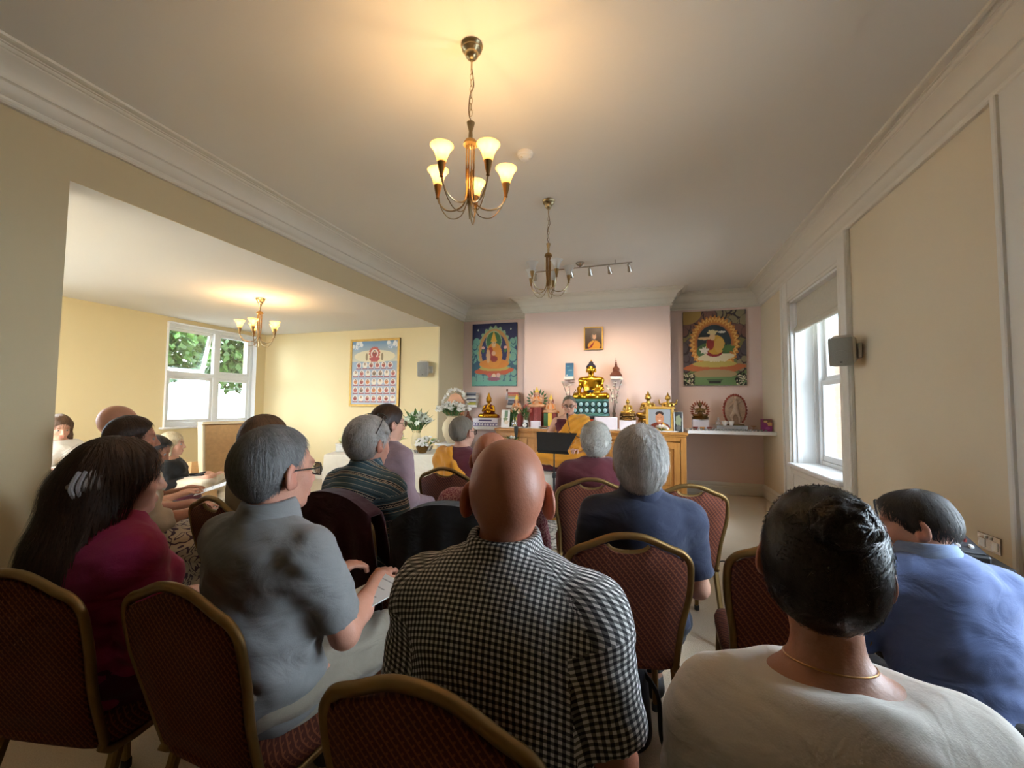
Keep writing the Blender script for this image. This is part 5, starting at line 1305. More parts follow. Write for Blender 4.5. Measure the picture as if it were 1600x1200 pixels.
# ------------------------------------------------------------------ altar furniture
def oak_mat():
    m, t, p = base_mat('honey_oak', .45); c = t.coord('Object', (1, 1, .12)); n = t.noise(c, 22, 5, .6, .6); w = t.noise(t.coord('Object', (.25, .25, 3)), 6, 3)
    t.ln(t.mix(n, srgb(150, 96, 40), srgb(206, 146, 72)), p.inputs['Base Color']); t.ln(t.bump(n, .12, .003), p.inputs['Normal']); p.inputs['Coat Weight'].default_value = .15; return m
M_oak = oak_mat()
def cabinet(label, x0, x1, y0, y1, z1, ndoor):
    t = thing('altar_cabinet', label, 'cabinet', ((x0+x1)/2, (y0+y1)/2, 0)); w, d = x1-x0, y1-y0
    MB().box((0, .02, .50), (w-.04, d-.06, z1-.14), .004).build('carcass', M_oak, t)
    MB().box((0, 0, .05), (w-.01, d-.02, .10), .006).build('plinth', M_oak, t)
    m = MB().box((0, 0, z1-.02), (w+.04, d+.02, .04), .008); m.box((0, 0, z1-.055), (w+.01, d, .03), .01); m.box((0, 0, z1-.10), (w-.02, d-.02, .06), .004); m.build('top', M_oak, t)
    for s in (-1, 1): MB().box((s*(w/2-.045), -d/2+.015, (z1-.03)/2+.03), (.08, .03, z1-.20), .006).build('corner_post', M_oak, t)
    dw = (w-.172)/ndoor
    for i in range(ndoor):
        cx = -w/2+.086+dw*(i+.5); zc = .10+(z1-.25)/2+.01; hh = z1-.27; q = MB()
        for s in (-1, 1): q.box((cx+s*(dw/2-.05), -d/2+.01, zc), (.085, .026, hh), .004); q.box((cx, -d/2+.01, zc+s*(hh/2-.045)), (dw-.03, .0235, .09), .003)
        q.box((cx, -d/2+.018, zc), (dw-.16, .012, hh-.14), .003); q.box((cx, -d/2+.012, zc), (dw-.26, .012, hh-.26), .01)
        do = q.build('door', M_oak, t); sd = 1 if i % 2 else -1
        MB().lathe([(.006, 0), (.007, .012), (.014, .02), (.012, .028), (.002, .031)], 12, Matrix.Translation((cx-sd*(dw/2-.05), -d/2-.003, zc+.1)) @ rot('X', 90)).build('knob', M_brass, do)
        for zz in (-.25, .25): MB().tube([(cx+sd*(dw/2-.005), -d/2-.004, zc+zz-.03), (cx+sd*(dw/2-.005), -d/2-.004, zc+zz+.03)], .006, 8).build('hinge', M_brass, do)
    return t
cabinet('wide honey oak altar cabinet below the statues', -2.34, .575, 6.66, 7.225, 1.02, 6)
SHZ = 1.045
def shelf(name, label, x0, x1, y0, y1, z, th=.05):
    o = box(name, ((x0+x1)/2, (y0+y1)/2, z-th/2), (x1-x0, y1-y0, th), M_white, bev=.004); return tag(o, label, 'shelf')
shelf('alcove_shelf', 'long white shelf in the left altar alcove', XL+.005, -2.37, 6.98, YB-.002, 1.02)
shelf('alcove_shelf', 'long white shelf in the right altar alcove under the rider painting', .61, XR-.004, 6.93, YB-.002, SHZ)
for nm, x, z, y in (('left of the robed statuette', -3.13, 1.40, YB), ('right of the robed statuette', -2.30, 1.40, YB)):
    shelf('wall_shelf', 'small white bracket shelf '+nm, x-.13, x+.13, y-.2, y-.002, z, .05)
shelf('wall_shelf', 'small white bracket shelf holding a blue book', -1.30, -1.13, YC-.12, YC-.002, 1.885, .05)
shelf('wall_shelf', 'small white bracket shelf holding a dark stupa', -.53, -.36, YC-.15, YC-.002, 1.885, .05)
tag(box('runner', (-.89, 6.97, 1.028), (2.72, .44, .012), M_white, bev=.004), 'white runner board laid along the oak cabinet top', 'runner')
RZ = 1.035

# books
def book(label, c, d, col, rz=0, group=None, upright=False):
    t = thing('book', label, 'book', c, rz, group); w, dp, h = d
    M = None
    MB().box((0, 0, h/2), (w-.008, dp-.006, h*.8), .001).build('pages', mat('book_pages', srgb(226, 220, 204), .9), t)
    cm = mat('book_cover_%02x%02x%02x' % col, srgb(*col), .45, var=.05)
    m = MB().box((0, 0, h*.05), (w, dp, h*.1), .001); m.box((0, 0, h*.95), (w, dp, h*.1), .001); m.box((0, -dp/2+.002, h/2), (w, .004, h), .001); m.build('cover', cm, t)
    return t
names = {(200, 180, 60): 'yellow', (214, 206, 60): 'lime', (60, 62, 78): 'slate', (206, 206, 208): 'pale grey', (36, 40, 60): 'navy', (160, 160, 164): 'grey', (230, 228, 220): 'white', (190, 84, 44): 'orange', (206, 120, 70): 'apricot', (170, 170, 168): 'silver', (40, 44, 52): 'charcoal', (120, 124, 130): 'mid grey'}
z = 1.401
for k, (col, h) in enumerate((((200, 190, 50), .035), ((150, 150, 50), .02), ((206, 206, 208), .034), ((60, 62, 78), .026), ((230, 228, 220), .034), ((206, 206, 208), .02), ((36, 40, 60), .034), ((150, 152, 158), .022))):
    nm = ('yellow', 'olive', 'pale grey', 'slate', 'white', 'light grey', 'navy', 'mid grey')[k]; od = ('lowest', 'second', 'third', 'fourth', 'fifth', 'sixth', 'seventh', 'topmost')[k]
    book('%s book, %s in the stack on the left bracket shelf' % (nm, od), (-3.13+.006*(k % 3-1), YB-.105, z), (.20, .15, h), col, 0, 'books on the left bracket shelf'); z += h+.001
z = 1.401
for k, (col, h) in enumerate((((46, 50, 60), .034), ((90, 96, 108), .03), ((50, 56, 70), .028), ((190, 192, 190), .035), ((170, 166, 120), .03), ((206, 120, 60), .034), ((170, 70, 44), .035))):
    nm = ('charcoal', 'steel grey', 'dark blue', 'silver', 'khaki', 'apricot', 'rust')[k]; od = ('lowest', 'second', 'third', 'fourth', 'fifth', 'sixth', 'topmost')[k]
    book('%s book, %s in the stack on the right bracket shelf' % (nm, od), (-2.30+.006*(k % 3-1), YB-.105, z), (.20, .15, h), col, 0, 'books on the right bracket shelf'); z += h+.001

def card(name, label, cat, c, w, h, P, rz=0, lean=8, th=.006, sheetm=None, edge=(240, 240, 236)):
    t = thing(name, label, cat, c, rz); M = rot('X', -lean)
    MB().box((0, 0, h/2), (w, th, h), .001, M).build('board', mat('board_%d_%d_%d' % edge, srgb(*edge), .7, var=.02), t)
    P.sheet('print', w*.99, h*.99, sheetm or M_print, t, M @ Matrix.Translation((0, -th/2-.0012, h/2))); return t
P = Paint(20, 26, (60, 120, 160)); P.grad(-1, 1, (70, 140, 180), (40, 96, 140)); P.ell(.2, -.1, .5, .1, (120, 170, 190)); P.ell(-.3, .5, .4, .1, (90, 150, 180)); P.ell(-.6, -.8, .15, .1, (220, 224, 226))
card('book', 'upright book with a sea-blue cover on its own bracket shelf', 'book', (-1.21, YC-.07, 1.885), .14, .235, P, th=.03, lean=3)
P = Paint(24, 44, (240, 240, 234)); P.rect(-.3, .5, .2, .95, (110, 140, 110)); P.ell(0, -.1, .5, .3, (130, 150, 110), .2, 7); P.ell(.2, -.4, .5, .25, (226, 214, 190), .15, 8)
card('greeting_card', 'white card with green foliage print left of the statuettes', 'card', (-2.24, 6.86, 1.02), .15, .30, P)
P = Paint(20, 44, (40, 42, 44)); P.ell(0, .1, .6, .6, (130, 140, 110), .1, 6); P.ell(0, -.6, .5, .3, (90, 90, 84)); P.rect(-1, -.8, -1, 1, (235, 235, 230)); P.rect(.8, 1, -1, 1, (235, 235, 230))
card('greeting_card', 'dark card with white edges right of the framed photo', 'card', (.475, 6.80, 1.02), .13, .30, P)

# ------------------------------------------------------------------ statues
M_gold = mat('polished_gold', srgb(214, 164, 48), .2, 1., var=.06, vscale=6); M_bronze = mat('dark_bronze', srgb(120, 92, 50), .4, .9, var=.25, vscale=30); M_brz2 = mat('gilt_bronze', srgb(176, 140, 66), .32, .9, var=.2, vscale=30)
M_hairblue = mat('blue_black_enamel', srgb(26, 30, 52), .5, var=.1); M_teal = mat('teal_lacquer', srgb(62, 112, 104), .5, var=.12); M_tealdk = mat('dark_teal_lacquer', srgb(24, 52, 56), .5, var=.1); M_petal = mat('pale_blue_lacquer', srgb(150, 190, 196), .45, var=.1)
M_redlac = mat('red_lacquer', srgb(122, 36, 26), .5, var=.1); M_orange = mat('orange_lacquer', srgb(206, 120, 36), .5, var=.1); M_yellow = mat('yellow_lacquer', srgb(222, 190, 70), .5, var=.06); M_face = mat('painted_face', srgb(206, 160, 120), .5, var=.05); M_greenlac = mat('green_lacquer', srgb(48, 92, 50), .5, var=.2)
M_cardw = mat('white_box_card', srgb(232, 228, 236), .7, var=.01); M_stone = mat('carved_stone', srgb(176, 150, 128), .8, var=.15, vscale=40, bump=.5, bscale=60); M_terra = mat('brown_terracotta', srgb(110, 58, 36), .6, var=.12)
def fig_prims(arms='lap', robe=False):
    """unit seated figure, 1 high without hat: knees at z 0"""
    P = [rc((-.36, .06, .09), (.10, .17, .07), .10, .075, .05), rc((.36, .06, .09), (-.10, .17, .07), .10, .075, .05), el((0, 0, .12), (.26, .18, .12), .06), el((0, -.02, .34), (.155, .12, .22), .06),
         rc((-.17, -.02, .50), (.17, -.02, .50), .075, .075, .05), rc((0, 0, .55), (0, .01, .68), .068, .062, .03), el((0, .02, .775), (.108, .11, .13), .02), el((.11, .0, .75), (.02, .034, .058), .01), el((-.11, .0, .75), (.02, .034, .058), .01), el((0, .13, .755), (.018, .02, .032), .015)]
    for s in (-1, 1):
        if arms == 'lap': P += [rc((s*.21, -.02, .49), (s*.27, .03, .27), .062, .05, .04), rc((s*.27, .03, .27), (s*.06, .18, .18), .05, .042, .03)]
        elif arms == 'teach': P += [rc((s*.21, -.02, .49), (s*.27, .04, .30), .062, .05, .04), rc((s*.27, .04, .30), (s*.04, .17, .40), .05, .04, .03)]
        elif arms == 'earth':
            if s > 0: P += [rc((.21, -.02, .49), (.30, .0, .28), .062, .05, .04), rc((.30, .0, .28), (.27, .17, .12), .05, .04, .03)]
            else: P += [rc((-.21, -.02, .49), (-.27, .03, .27), .062, .05, .04), rc((-.27, .03, .27), (-.02, .18, .18), .05, .042, .03)]
        elif arms == 'four': P += [rc((s*.21, -.02, .49), (s*.27, .04, .30), .055, .045, .04), rc((s*.27, .04, .30), (s*.04, .17, .40), .045, .035, .03), rc((s*.2, -.04, .49), (s*.36, -.02, .50), .045, .04, .03), rc((s*.36, -.02, .5), (s*.38, .02, .68), .04, .035, .03)]
    if robe: P += [rc((0, -.06, .05), (0, -.05, .45), .33, .16, .08)]
    return P
def scl(P, k): return [(p[0], p[1]*k, p[2]*k, p[3]*k, p[4]*k, p[5]*k)+p[6:] if p[0] == 'rc' else (p[0], p[1]*k, p[2]*k, p[3], p[4]*k)+p[5:] for p in P]
def lotus(t, r, z0, h, n, m1, m2, sq=1.0):
    b = MB().lathe([(r*.96, z0), (r, z0+h*.06), (r*.82, z0+h*.3), (r*.72, z0+h*.5), (r*.82, z0+h*.78), (r*.96, z0+h*.92), (r*.94, z0+h)], 28, Matrix.Diagonal((1, sq, 1, 1))); b.build('lotus_base', m1, t)
    pm = None
    for k in range(n):
        for up in (0, 1):
            a = 2*math.pi*(k+.5*up)/n; M = Matrix.Diagonal((1, sq, 1, 1)) @ rot('Z', math.degrees(a)) @ Matrix.Translation((r*.86, 0, z0+h*(.28+.46*up))) @ rot('Y', -25 if up else 25)
            MB().ball((0, 0, 0), (r*.10, r*3.0/n*.95, h*.21), 8, 6, M).build('petal', m2, t)
FACE = 180      # statues look towards the room
def statue(label, c, H, mats_, arms='lap', hat=None, base=None, robe=False, rz=FACE, halo=None, group='altar statuettes', res=.022, name='statuette', crown=False, headc=None):
    t = thing(name, label, 'statue', c, rz, group); z0 = 0
    if base: lotus(t, base['r'], 0, base['h'], base.get('n', 10), base['m1'], base['m2'], base.get('sq', .75)); z0 = base['h']*.97
    k = H; T_ = Matrix.Translation((0, 0, z0))
    P = [p for p in scl(fig_prims(arms, robe), k)]; ext = []
    if crown: ext += [rc((0, 0, .84*k), (0, -.01*k, 1.02*k), .07*k, .02*k, .02*k)]+[rc((x*.08*k, .04*k, .84*k), (x*.10*k, .05*k, .93*k), .02*k, .006*k, .01*k) for x in (-1, -.5, 0, .5, 1)]
    sculpt('figure', P+ext, res*k, mats_['fig'], t, M=T_)
    if mats_.get('robe'):
        sculpt('robe', scl(infl([rc((0, -.07, .04), (0, -.07, .42), .34, .19, .08), rc((-.38, .0, .04), (.38, .0, .04), .13, .13, .08), el((0, -.05, .45), (.26, .12, .16), .06)], 0), k), res*k*1.2, mats_['robe'], t, M=T_, cutf=lambda X, Y, Z: np.maximum(.0-Z, Y-.06*k)+0*X)
    if hat:
        MB().lathe([(.13*k, .82*k), (.115*k, .88*k), (.075*k, .95*k), (.04*k, 1.05*k), (.006*k, 1.14*k)], 16, T_).build('hat', mats_['hat'], t)
        if hat == 'lappets':
            for s in (-1, 1): MB().tube([(s*.10*k, -.02*k, .84*k), (s*.13*k, -.02*k, .70*k), (s*.15*k, 0, .56*k)], [.03*k, .035*k, .02*k], 8, T_).build('lappet', mats_['lap'], t)
    if halo:
        n = halo.get('n', 14); R_ = halo['r']*k
        for i in range(n):
            a = math.pi*(-.15+1.3*i/(n-1)); q = (R_*math.cos(a)*halo.get('ax', 1), -.08*k, halo.get('z', .5)*k+R_*math.sin(a)); d = (math.cos(a), math.sin(a))
            MB().tube([(q[0]*.8, q[1], q[2]-.2*R_*d[1]), q, (q[0]+d[0]*.13*k, q[1], q[2]+d[1]*.13*k+.05*k)], [.045*k, .06*k, .008*k], 6, T_).build(halo.get('nm', 'flame'), halo['m'], t)
    return t
# the large golden statue
def big_buddha():
    t = thing('golden_statue', 'large gold seated statue with blue-black hair on a teal lotus base', 'statue', (-.825, 6.98, RZ), FACE)
    MB().box((0, 0, .10), (.30, .24, .205), .004).build('pedestal', M_cardw, t)
    z0 = .205; w, h = .58, .262
    m = MB()
    rr = lambda k, z: [(k*w/2*math.copysign(abs(math.cos(a))**.45, math.cos(a)), k*.17*math.copysign(abs(math.sin(a))**.45, math.sin(a)), z) for a in [2*math.pi*i/36 for i in range(36)]]
    m.loft([rr(1.0, z0), rr(1.0, z0+.03), rr(.90, z0+.05), rr(.86, z0+h/2), rr(.92, z0+h-.04), rr(.97, z0+h-.03), rr(.97, z0+h)]); m.build('lotus_base', M_teal, t)
    for row in (0, 1):
        for i in range(6):
            x = -.235+i*.094; M = Matrix.Translation((x, .152, z0+.085+row*.095))
            MB().ball((0, 0, 0), (.044, .024, .050), 14, 8, M).build('petal_rim', M_tealdk, t); MB().ball((0, .012, 0), (.031, .022, .036), 12, 8, M).build('petal', M_petal, t)
        for s in (-1, 1):
            for y in (-.06, .06): MB().ball((s*.262, y, z0+.085+row*.095), (.02, .045, .05), 10, 8).build('petal_rim', M_tealdk, t)
    k = .60; T_ = Matrix.Translation((0, 0, z0+h-.01)) @ Matrix.Diagonal((1.08, .9, 1.06, 1))
    sculpt('figure', scl(fig_prims('earth')+[el((0, -.02, .46), (.24, .12, .14), .05), rc((-.24, -.02, .5), (.24, -.02, .5), .085, .085, .05), el((0, -.01, .30), (.20, .14, .2), .05)], k), .0085, M_gold, t, M=T_)
    hp_ = [el((0, .0, .83), (.12, .12, .10), .02), el((0, -.01, .93), (.058, .058, .06), .02)]
    sculpt('hair', scl(hp_, k), .006, M_hairblue, t, M=T_, cutf=lambda X, Y, Z: .8*(Y-.075*k)-.6*(Z-.82*k)+0*X)
    MB().ball((0, -.006, 1.0*k), (.010, .010, .016), 8, 6, T_).build('finial', M_gold, t)
    MB().lathe([(.02, 0), (.05, .02), (.055, .045), (.048, .045)], 16, T_ @ Matrix.Translation((0, .115, .17*k))).build('bowl', M_hairblue, t)
big_buddha()
# white boxes and cards that carry the smaller statues
def white_box(label, c, d, name='white_box'):
    return tag(box(name, (c[0], c[1], c[2]+d[2]/2), d, M_cardw, bev=.003), label, 'box')
white_box('wide white box in front of the teal lotus base', (-.575, 6.80, RZ), (.33, .12, .19)); white_box('white box under the small seated bronze', (-.255, 6.98, RZ), (.25, .16, .145)); white_box('white box under the flame-haloed bronze', (.828, 7.3, SHZ), (.235, .16, .155))
# robed statuette on its white stand
t = thing('statue_stand', 'white stand with purple ornament under the robed statuette', 'stand', (-2.69, 7.25, 1.02))
MB().box((0, 0, .075), (.47, .30, .15), .004).build('box', M_cardw, t)
P = Paint(90, 24, (232, 228, 236))
for i in range(9): P.ring(-.9+i*.225, -.55, .12, .35, .25, (84, 70, 130))
P.rect(-.55, .55, .25, .6, (70, 56, 110)); P.sheet('ornament', .46, .145, M_print, t, Matrix.Translation((0, -.1515, .075)))
statue('red-robed golden statuette with a pointed hat on the white stand', (-2.68, 7.25, 1.17), .40, dict(fig=M_gold, robe=M_redlac, hat=M_gold), 'teach', 'plain', robe=False)
# stupas
def stupa(label, c, H, m):
    t = thing('stupa', label, 'stupa', c); k = H
    b = MB().box((0, 0, .04*k), (.62*k, .62*k, .08*k), .004); b.box((0, 0, .13*k), (.5*k, .5*k, .10*k), .004); b.box((0, 0, .21*k), (.38*k, .38*k, .08*k), .003); b.build('steps', m, t)
    MB().lathe([(.15*k, .25*k), (.19*k, .36*k), (.17*k, .45*k), (.10*k, .52*k)], 18).build('dome', m, t)
    MB().lathe([(.07*k, .5*k), (.075*k, .6*k), (.055*k, .62*k), (.06*k, .68*k), (.04*k, .70*k), (.045*k, .76*k), (.02*k, .80*k), (.03*k, .86*k), (.01*k, .90*k), (.012*k, 1.0*k), (.001, 1.02*k)], 14).build('spire', m, t); return t
stupa('dark wooden stupa on the small bracket shelf right of the golden statue', (-.445, YC-.075, 1.885), .30, M_terra); stupa('brown stupa on the left alcove shelf', (-3.06, 7.2, 1.02), .36, M_terra)
# three hatted statuettes on coloured blocks
def block(label, c, d, cols):
    t = thing('offering_block', label, 'block', c, 0, 'coloured blocks under the hatted statuettes'); n = len(cols); w = d[0]/n
    for i, cc in enumerate(cols): MB().box((-d[0]/2+w*(i+.5), 0, d[2]/2), (w*.98, d[1], d[2]), .003).build('panel', cc, t)
    return t
block('green, yellow and red block under the left hatted statuette', (-2.10, 7.05, RZ), (.20, .16, .235), (M_greenlac, M_yellow, M_redlac)); block('red patterned block under the middle hatted statuette', (-1.75, 7.08, RZ), (.20, .18, .33), (M_redlac, mat('rose_brocade', srgb(150, 74, 70), .7, var=.3, vscale=40), M_redlac)); block('green, yellow and red block under the right hatted statuette', (-1.50, 7.05, RZ), (.21, .16, .235), (M_greenlac, M_yellow, M_redlac))
mm = dict(fig=M_face, robe=M_orange, hat=M_yellow, lap=M_redlac)
statue('left of three statuettes with pale yellow hats', (-2.10, 7.05, RZ+.235), .28, mm, 'teach', 'lappets'); statue('right of three statuettes with pale yellow hats', (-1.50, 7.05, RZ+.235), .28, mm, 'lap', 'lappets')
statue('middle and tallest of three statuettes with yellow hats, ringed by leaves', (-1.75, 7.08, RZ+.33), .31, mm, 'four', 'lappets', halo=dict(r=.46, n=13, m=M_greenlac, nm='leaf', z=.40, ax=1.05))
bm = dict(fig=M_brz2)
statue('small seated bronze with a crown on a white box', (-.255, 6.98, RZ+.145), .24, bm, 'lap', crown=True, base=dict(r=.13, h=.10, n=9, m1=M_bronze, m2=M_bronze))
statue('tall gilt bronze with a crown left of the framed photo', (.05, 7.1, RZ), .40, bm, 'teach', crown=True, base=dict(r=.16, h=.20, n=9, m1=M_bronze, m2=M_brz2))
statue('gilt bronze with raised arms behind the framed photo', (.345, 7.12, RZ), .34, bm, 'four', crown=True, base=dict(r=.14, h=.24, n=9, m1=M_bronze, m2=M_bronze))
statue('dark bronze ringed with copper flames on the right alcove shelf', (.828, 7.3, SHZ+.155), .24, dict(fig=M_bronze), 'four', crown=True, base=dict(r=.13, h=.04, n=8, m1=M_bronze, m2=M_bronze), halo=dict(r=.50, n=15, m=mat('copper_flame', srgb(150, 76, 48), .45, .6, var=.2), z=.42))
# oval carved plaque
t = thing('oval_statue', 'oval carved stone figure with a reddish flame border', 'statue', (1.335, 7.38, SHZ+.075), 0)
pts = [(.155*math.cos(a), .23+.23*math.sin(a)*1.0) for a in [2*math.pi*i/30 for i in range(30)]]
MB().prism([(x*.92, z) for x, z in pts], -.02, .02).build('plaque', M_stone, t)
for i in range(30):
    x, z_ = pts[i]
    if z_ > .04: MB().ball((x, 0, z_), (.022, .026, .026), 8, 6).build('flame', mat('red_stone', srgb(140, 64, 50), .8, var=.2), t)
sculpt('figure', [rc((0, -.02, .36), (.01, -.03, .22), .03, .042, .02), el((.01, -.03, .41), (.028, .03, .034), .01), rc((0, -.03, .22), (-.06, -.03, .14), .035, .022, .02), rc((-.06, -.03, .14), (-.04, -.03, .04), .022, .016, .01), rc((.01, -.03, .22), (.06, -.03, .12), .035, .022, .02), rc((.06, -.03, .12), (.05, -.03, .03), .022, .016, .01), rc((-.03, -.03, .34), (-.09, -.03, .27), .018, .014, .01), rc((.04, -.03, .34), (.10, -.03, .38), .018, .012, .01)], .006, M_stone, t)
MB().box((0, -.01, .0), (.24, .10, .03), .005).build('foot', M_bronze, t)
tag(box('glass_plinth', (1.24, 7.25, SHZ+.0375), (.42, .34, .075), glass_mat('thick_clear_glass', (.86, .9, .92), .05, .3, body=((.7, .72, .76), .35)), bev=.004), 'low clear glass plinth on the right alcove shelf', 'plinth')
# framed photo leaning on the cabinet
t = thing('framed_photo', 'gold-framed portrait photo of a smiling monk on the cabinet', 'picture', (.213, 6.82, RZ), 0); M = rot('X', -10)
P = Paint(50, 46, (150, 156, 160)); P.ell(0, -.95, .9, .6, (110, 52, 40)); P.tri(((.1, -1), (.8, -1), (.3, -.3)), (206, 150, 60)); P.ell(0, .05, .38, .55, (186, 128, 96)); P.ell(0, .5, .36, .28, (60, 50, 46)); P.ell(0, .1, .34, .42, (190, 132, 98)); P.ell(-.13, .15, .06, .03, (50, 30, 24)); P.ell(.13, .15, .06, .03, (50, 30, 24)); P.ell(0, -.2, .14, .05, (230, 220, 210))
MB().box((0, .008, .18), (.38, .012, .35), .002, M).build('backing', M_terra, t); P.sheet('photo', .32, .29, M_photo, t, M @ Matrix.Translation((0, -.001, .18)))
m = MB()
for s in (-1, 1): m.box((s*.18, 0, .18), (.04, .025, .37), .006, M); m.box((0, 0, .18+s*.165), (.397, .0225, .038), .005, M)
m.build('frame', M_wood_fr, t)
# vases with orchids
M_clear = glass_mat('clear_vase_glass', (.92, .95, .97), .03, .25, body=((.75, .78, .82), .15)); M_stem = mat('brown_stem', srgb(86, 62, 44), .7); M_petw = mat('white_petal', srgb(240, 234, 220), .6, var=.04); M_green = mat('leaf_green', srgb(70, 104, 44), .55, var=.2); M_pale = mat('pale_green_leaf', srgb(150, 176, 96), .55, var=.2)
_bl = {}
def blossom_mesh(kind):
    if kind in _bl: return _bl[kind]
    m = MB(); n = 5 if kind == 'flat' else 8
    for i in range(n):
        M = rot('Z', 360*i/n) @ rot('Y', -28 if kind == 'flat' else -45) @ Matrix.Translation((.55, 0, 0))
        m.ball((0, 0, 0), (.5, .33, .07), 8, 4, M)
    m.ball((0, 0, .1), .16, 6, 4); o = m.build('blossom', None); me = o.data; bpy.data.objects.remove(o); _bl[kind] = me; return me
_bmat = {}
def blossom(parent, c, r, material, rs, kind='flat'):
    me = blossom_mesh(kind); key = (kind, material.name)
    if key not in _bmat: m2 = me.copy(); m2.materials.clear(); m2.materials.append(material); _bmat[key] = m2
    o = bpy.data.objects.new('blossom', _bmat[key]); COL.objects.link(o); o.parent = parent; o.location = c; o.scale = (r, r, r); o.rotation_euler = (rs.uniform(-.9, 1.4), rs.uniform(-.8, .8), rs.uniform(0, 6)); return o
def orchid(label, c, H, seed, mirror=1):
    t = thing('orchid_vase', label, 'vase', c); rs = random.Random(seed)
    MB().lathe([(.05, 0), (.05, .01), (.03, .02), (.018, .06), (.02, .16), (.03, .26), (.026, .26), (.016, .16), (.012, .06)], 18).build('vase', M_clear, t)
    for k, (dx, hh) in enumerate(((-.07, .85), (.02, .95), (.10, 1.0))):
        pts = bez([(0, 0, .05), (dx*.2*mirror, 0, H*.45), (dx*.6*mirror, -.01, H*.72), (dx*1.3*mirror, -.02, H*hh)], 5); s = MB().tube(pts, .005, 6).build('stem', M_stem, t)
        for q in range(5):
            p = pts[len(pts)-1-q*2] if q*2 < len(pts) else pts[-1]; blossom(t, (p.x+rs.uniform(-.03, .03), p.y-.015, p.z+rs.uniform(-.02, .02)-.01), .034, M_petw, rs)
    return t
orchid('white orchid sprays in a glass vase right of the golden statue', (-.475, 7.12, RZ), .80, 1); orchid('white orchid sprays in a glass vase behind the teacher', (-1.18, 7.12, RZ), .74, 2, -1)
# flowers beside the statuettes
def bunch(name, label, c, vase_prof, vm, n, spread, zf, fm, seed, leaves=10, lm=None, r=.03, lift=.05, kind='flat', leafr=.10, cat='flowers'):
    t = thing(name, label, cat, c); rs = random.Random(seed); lm = lm or M_green
    if vase_prof: MB().lathe(vase_prof, 20).build('vase', vm, t)
    zt = vase_prof[-1][1] if vase_prof else 0
    for i in range(leaves):
        a = rs.uniform(0, 6.28); q = spread*rs.uniform(.5, 1.15); z = zt+zf*rs.uniform(.1, .9); p = Vector((q*math.cos(a), q*math.sin(a)*.6, z)); m = MB(); L = leafr*rs.uniform(.7, 1.3)
        M = Matrix.Translation(p*.6+Vector((0, 0, zt*.4))) @ (p-Vector((0, 0, zt*.6))).to_track_quat('X', 'Z').to_matrix().to_4x4()
        m.add([(0, 0, 0), (L*.35, -L*.2, .01), (L, 0, -.02), (L*.35, L*.2, .01), (L*.4, 0, .02)], [(0, 1, 4), (1, 2, 4), (2, 3, 4), (3, 0, 4)], M); m.build('leaf', lm, t, smooth=False)
    st = MB()
    for i in range(n):
        a = rs.uniform(0, 6.28); q = spread*math.sqrt(rs.random()); z = zt+zf*(1-(q/spread)**2*.5)*rs.uniform(.75, 1.05)+lift*.0; p = (q*math.cos(a), q*math.sin(a)*.7, z)
        st.tube([(0, 0, zt*.5), (p[0]*.5, p[1]*.5, zt+(z-zt)*.5), p], .003, 5); blossom(t, p, r*rs.uniform(.8, 1.2), fm, rs, kind)
    st.build('stems', M_green, t); return t
M_pinkp = mat('pink_petal', srgb(206, 120, 110), .6, var=.15)
VP = [(.03, 0), (.045, .02), (.05, .07), (.035, .11), (.03, .12)]
bunch('posy', 'posy of pink and white flowers in front of the tallest hatted statuette', (-1.87, 6.82, RZ), VP, mat('pale_china', srgb(210, 216, 220), .3, var=.05), 14, .10, .26, M_pinkp, 3, 14, r=.026)
bunch('posy', 'posy of pale flowers beside the left hatted statuette', (-2.06, 6.80, RZ), VP, M_clear, 12, .09, .22, mat('cream_petal', srgb(230, 214, 180), .6, var=.1), 4, 12, r=.024)
tag(MB().ball((.235, 6.715, RZ+.055), (.085, .05, .055), 10, 8).build('tmp', M_petw), 'tmp', 'flower'); bpy.data.objects.remove(bpy.data.objects['tmp'])
bunch('silk_flower', 'white ruffled flower in front of the framed photo', (.235, 6.71, RZ), None, None, 16, .07, .07, M_petw, 8, 4, r=.034, kind='cup', leafr=.06, cat='flower')
# bowls, cups, dishes
M_china = mat('white_china', srgb(236, 234, 230), .25, var=.02); M_silver = mat('silver', srgb(200, 200, 204), .2, 1., var=.05); M_amber = mat('amber_glass', srgb(196, 140, 80), .3, var=.1)
def bowl(name, label, c, r, h, m, group=None, cat='bowl', water=True):
    t = thing(name, label, cat, c, 0, group)
    MB().lathe([(r*.55, 0), (r*.6, h*.06), (r*.62, h*.12), (r*.9, h*.6), (r, h), (r*.94, h), (r*.82, h*.6), (r*.5, h*.2), (.001, h*.18)], 20).build('bowl', m, t)
    if water: MB().lathe([(.001, h*.8), (r*.9, h*.8)], 20, None, False, False).build('water', mat('still_water', (.75, .8, .85), .05, var=0), t)
    return t
bowl('teacup', 'left of two white china cups before the oval statue', (1.15, 7.14, SHZ+.075), .042, .065, M_china, cat='cup'); bowl('teacup', 'right of two white china cups before the oval statue', (1.24, 7.14, SHZ+.075), .042, .065, M_china, cat='cup')
t = thing('oil_flask', 'small clear flask left of the white cups', 'flask', (1.062, 7.15, SHZ+.075)); MB().lathe([(.02, 0), (.035, .02), (.038, .05), (.015, .075), (.012, .1), (.018, .105), (.015, .105), (.009, .08)], 16).build('flask', M_clear, t); MB().lathe([(.010, .1), (.014, .11), (.004, .125)], 10).build('stopper', M_clear, t)
t = thing('stemmed_dish', 'small amber stemmed dish on the right alcove shelf', 'dish', (1.55, 7.2, SHZ)); MB().lathe([(.03, 0), (.028, .008), (.007, .016), (.006, .05)], 16).build('stem', M_amber, t); MB().lathe([(.006, .05), (.03, .058), (.055, .075), (.05, .076), (.02, .062)], 18).build('dish', M_amber, t)
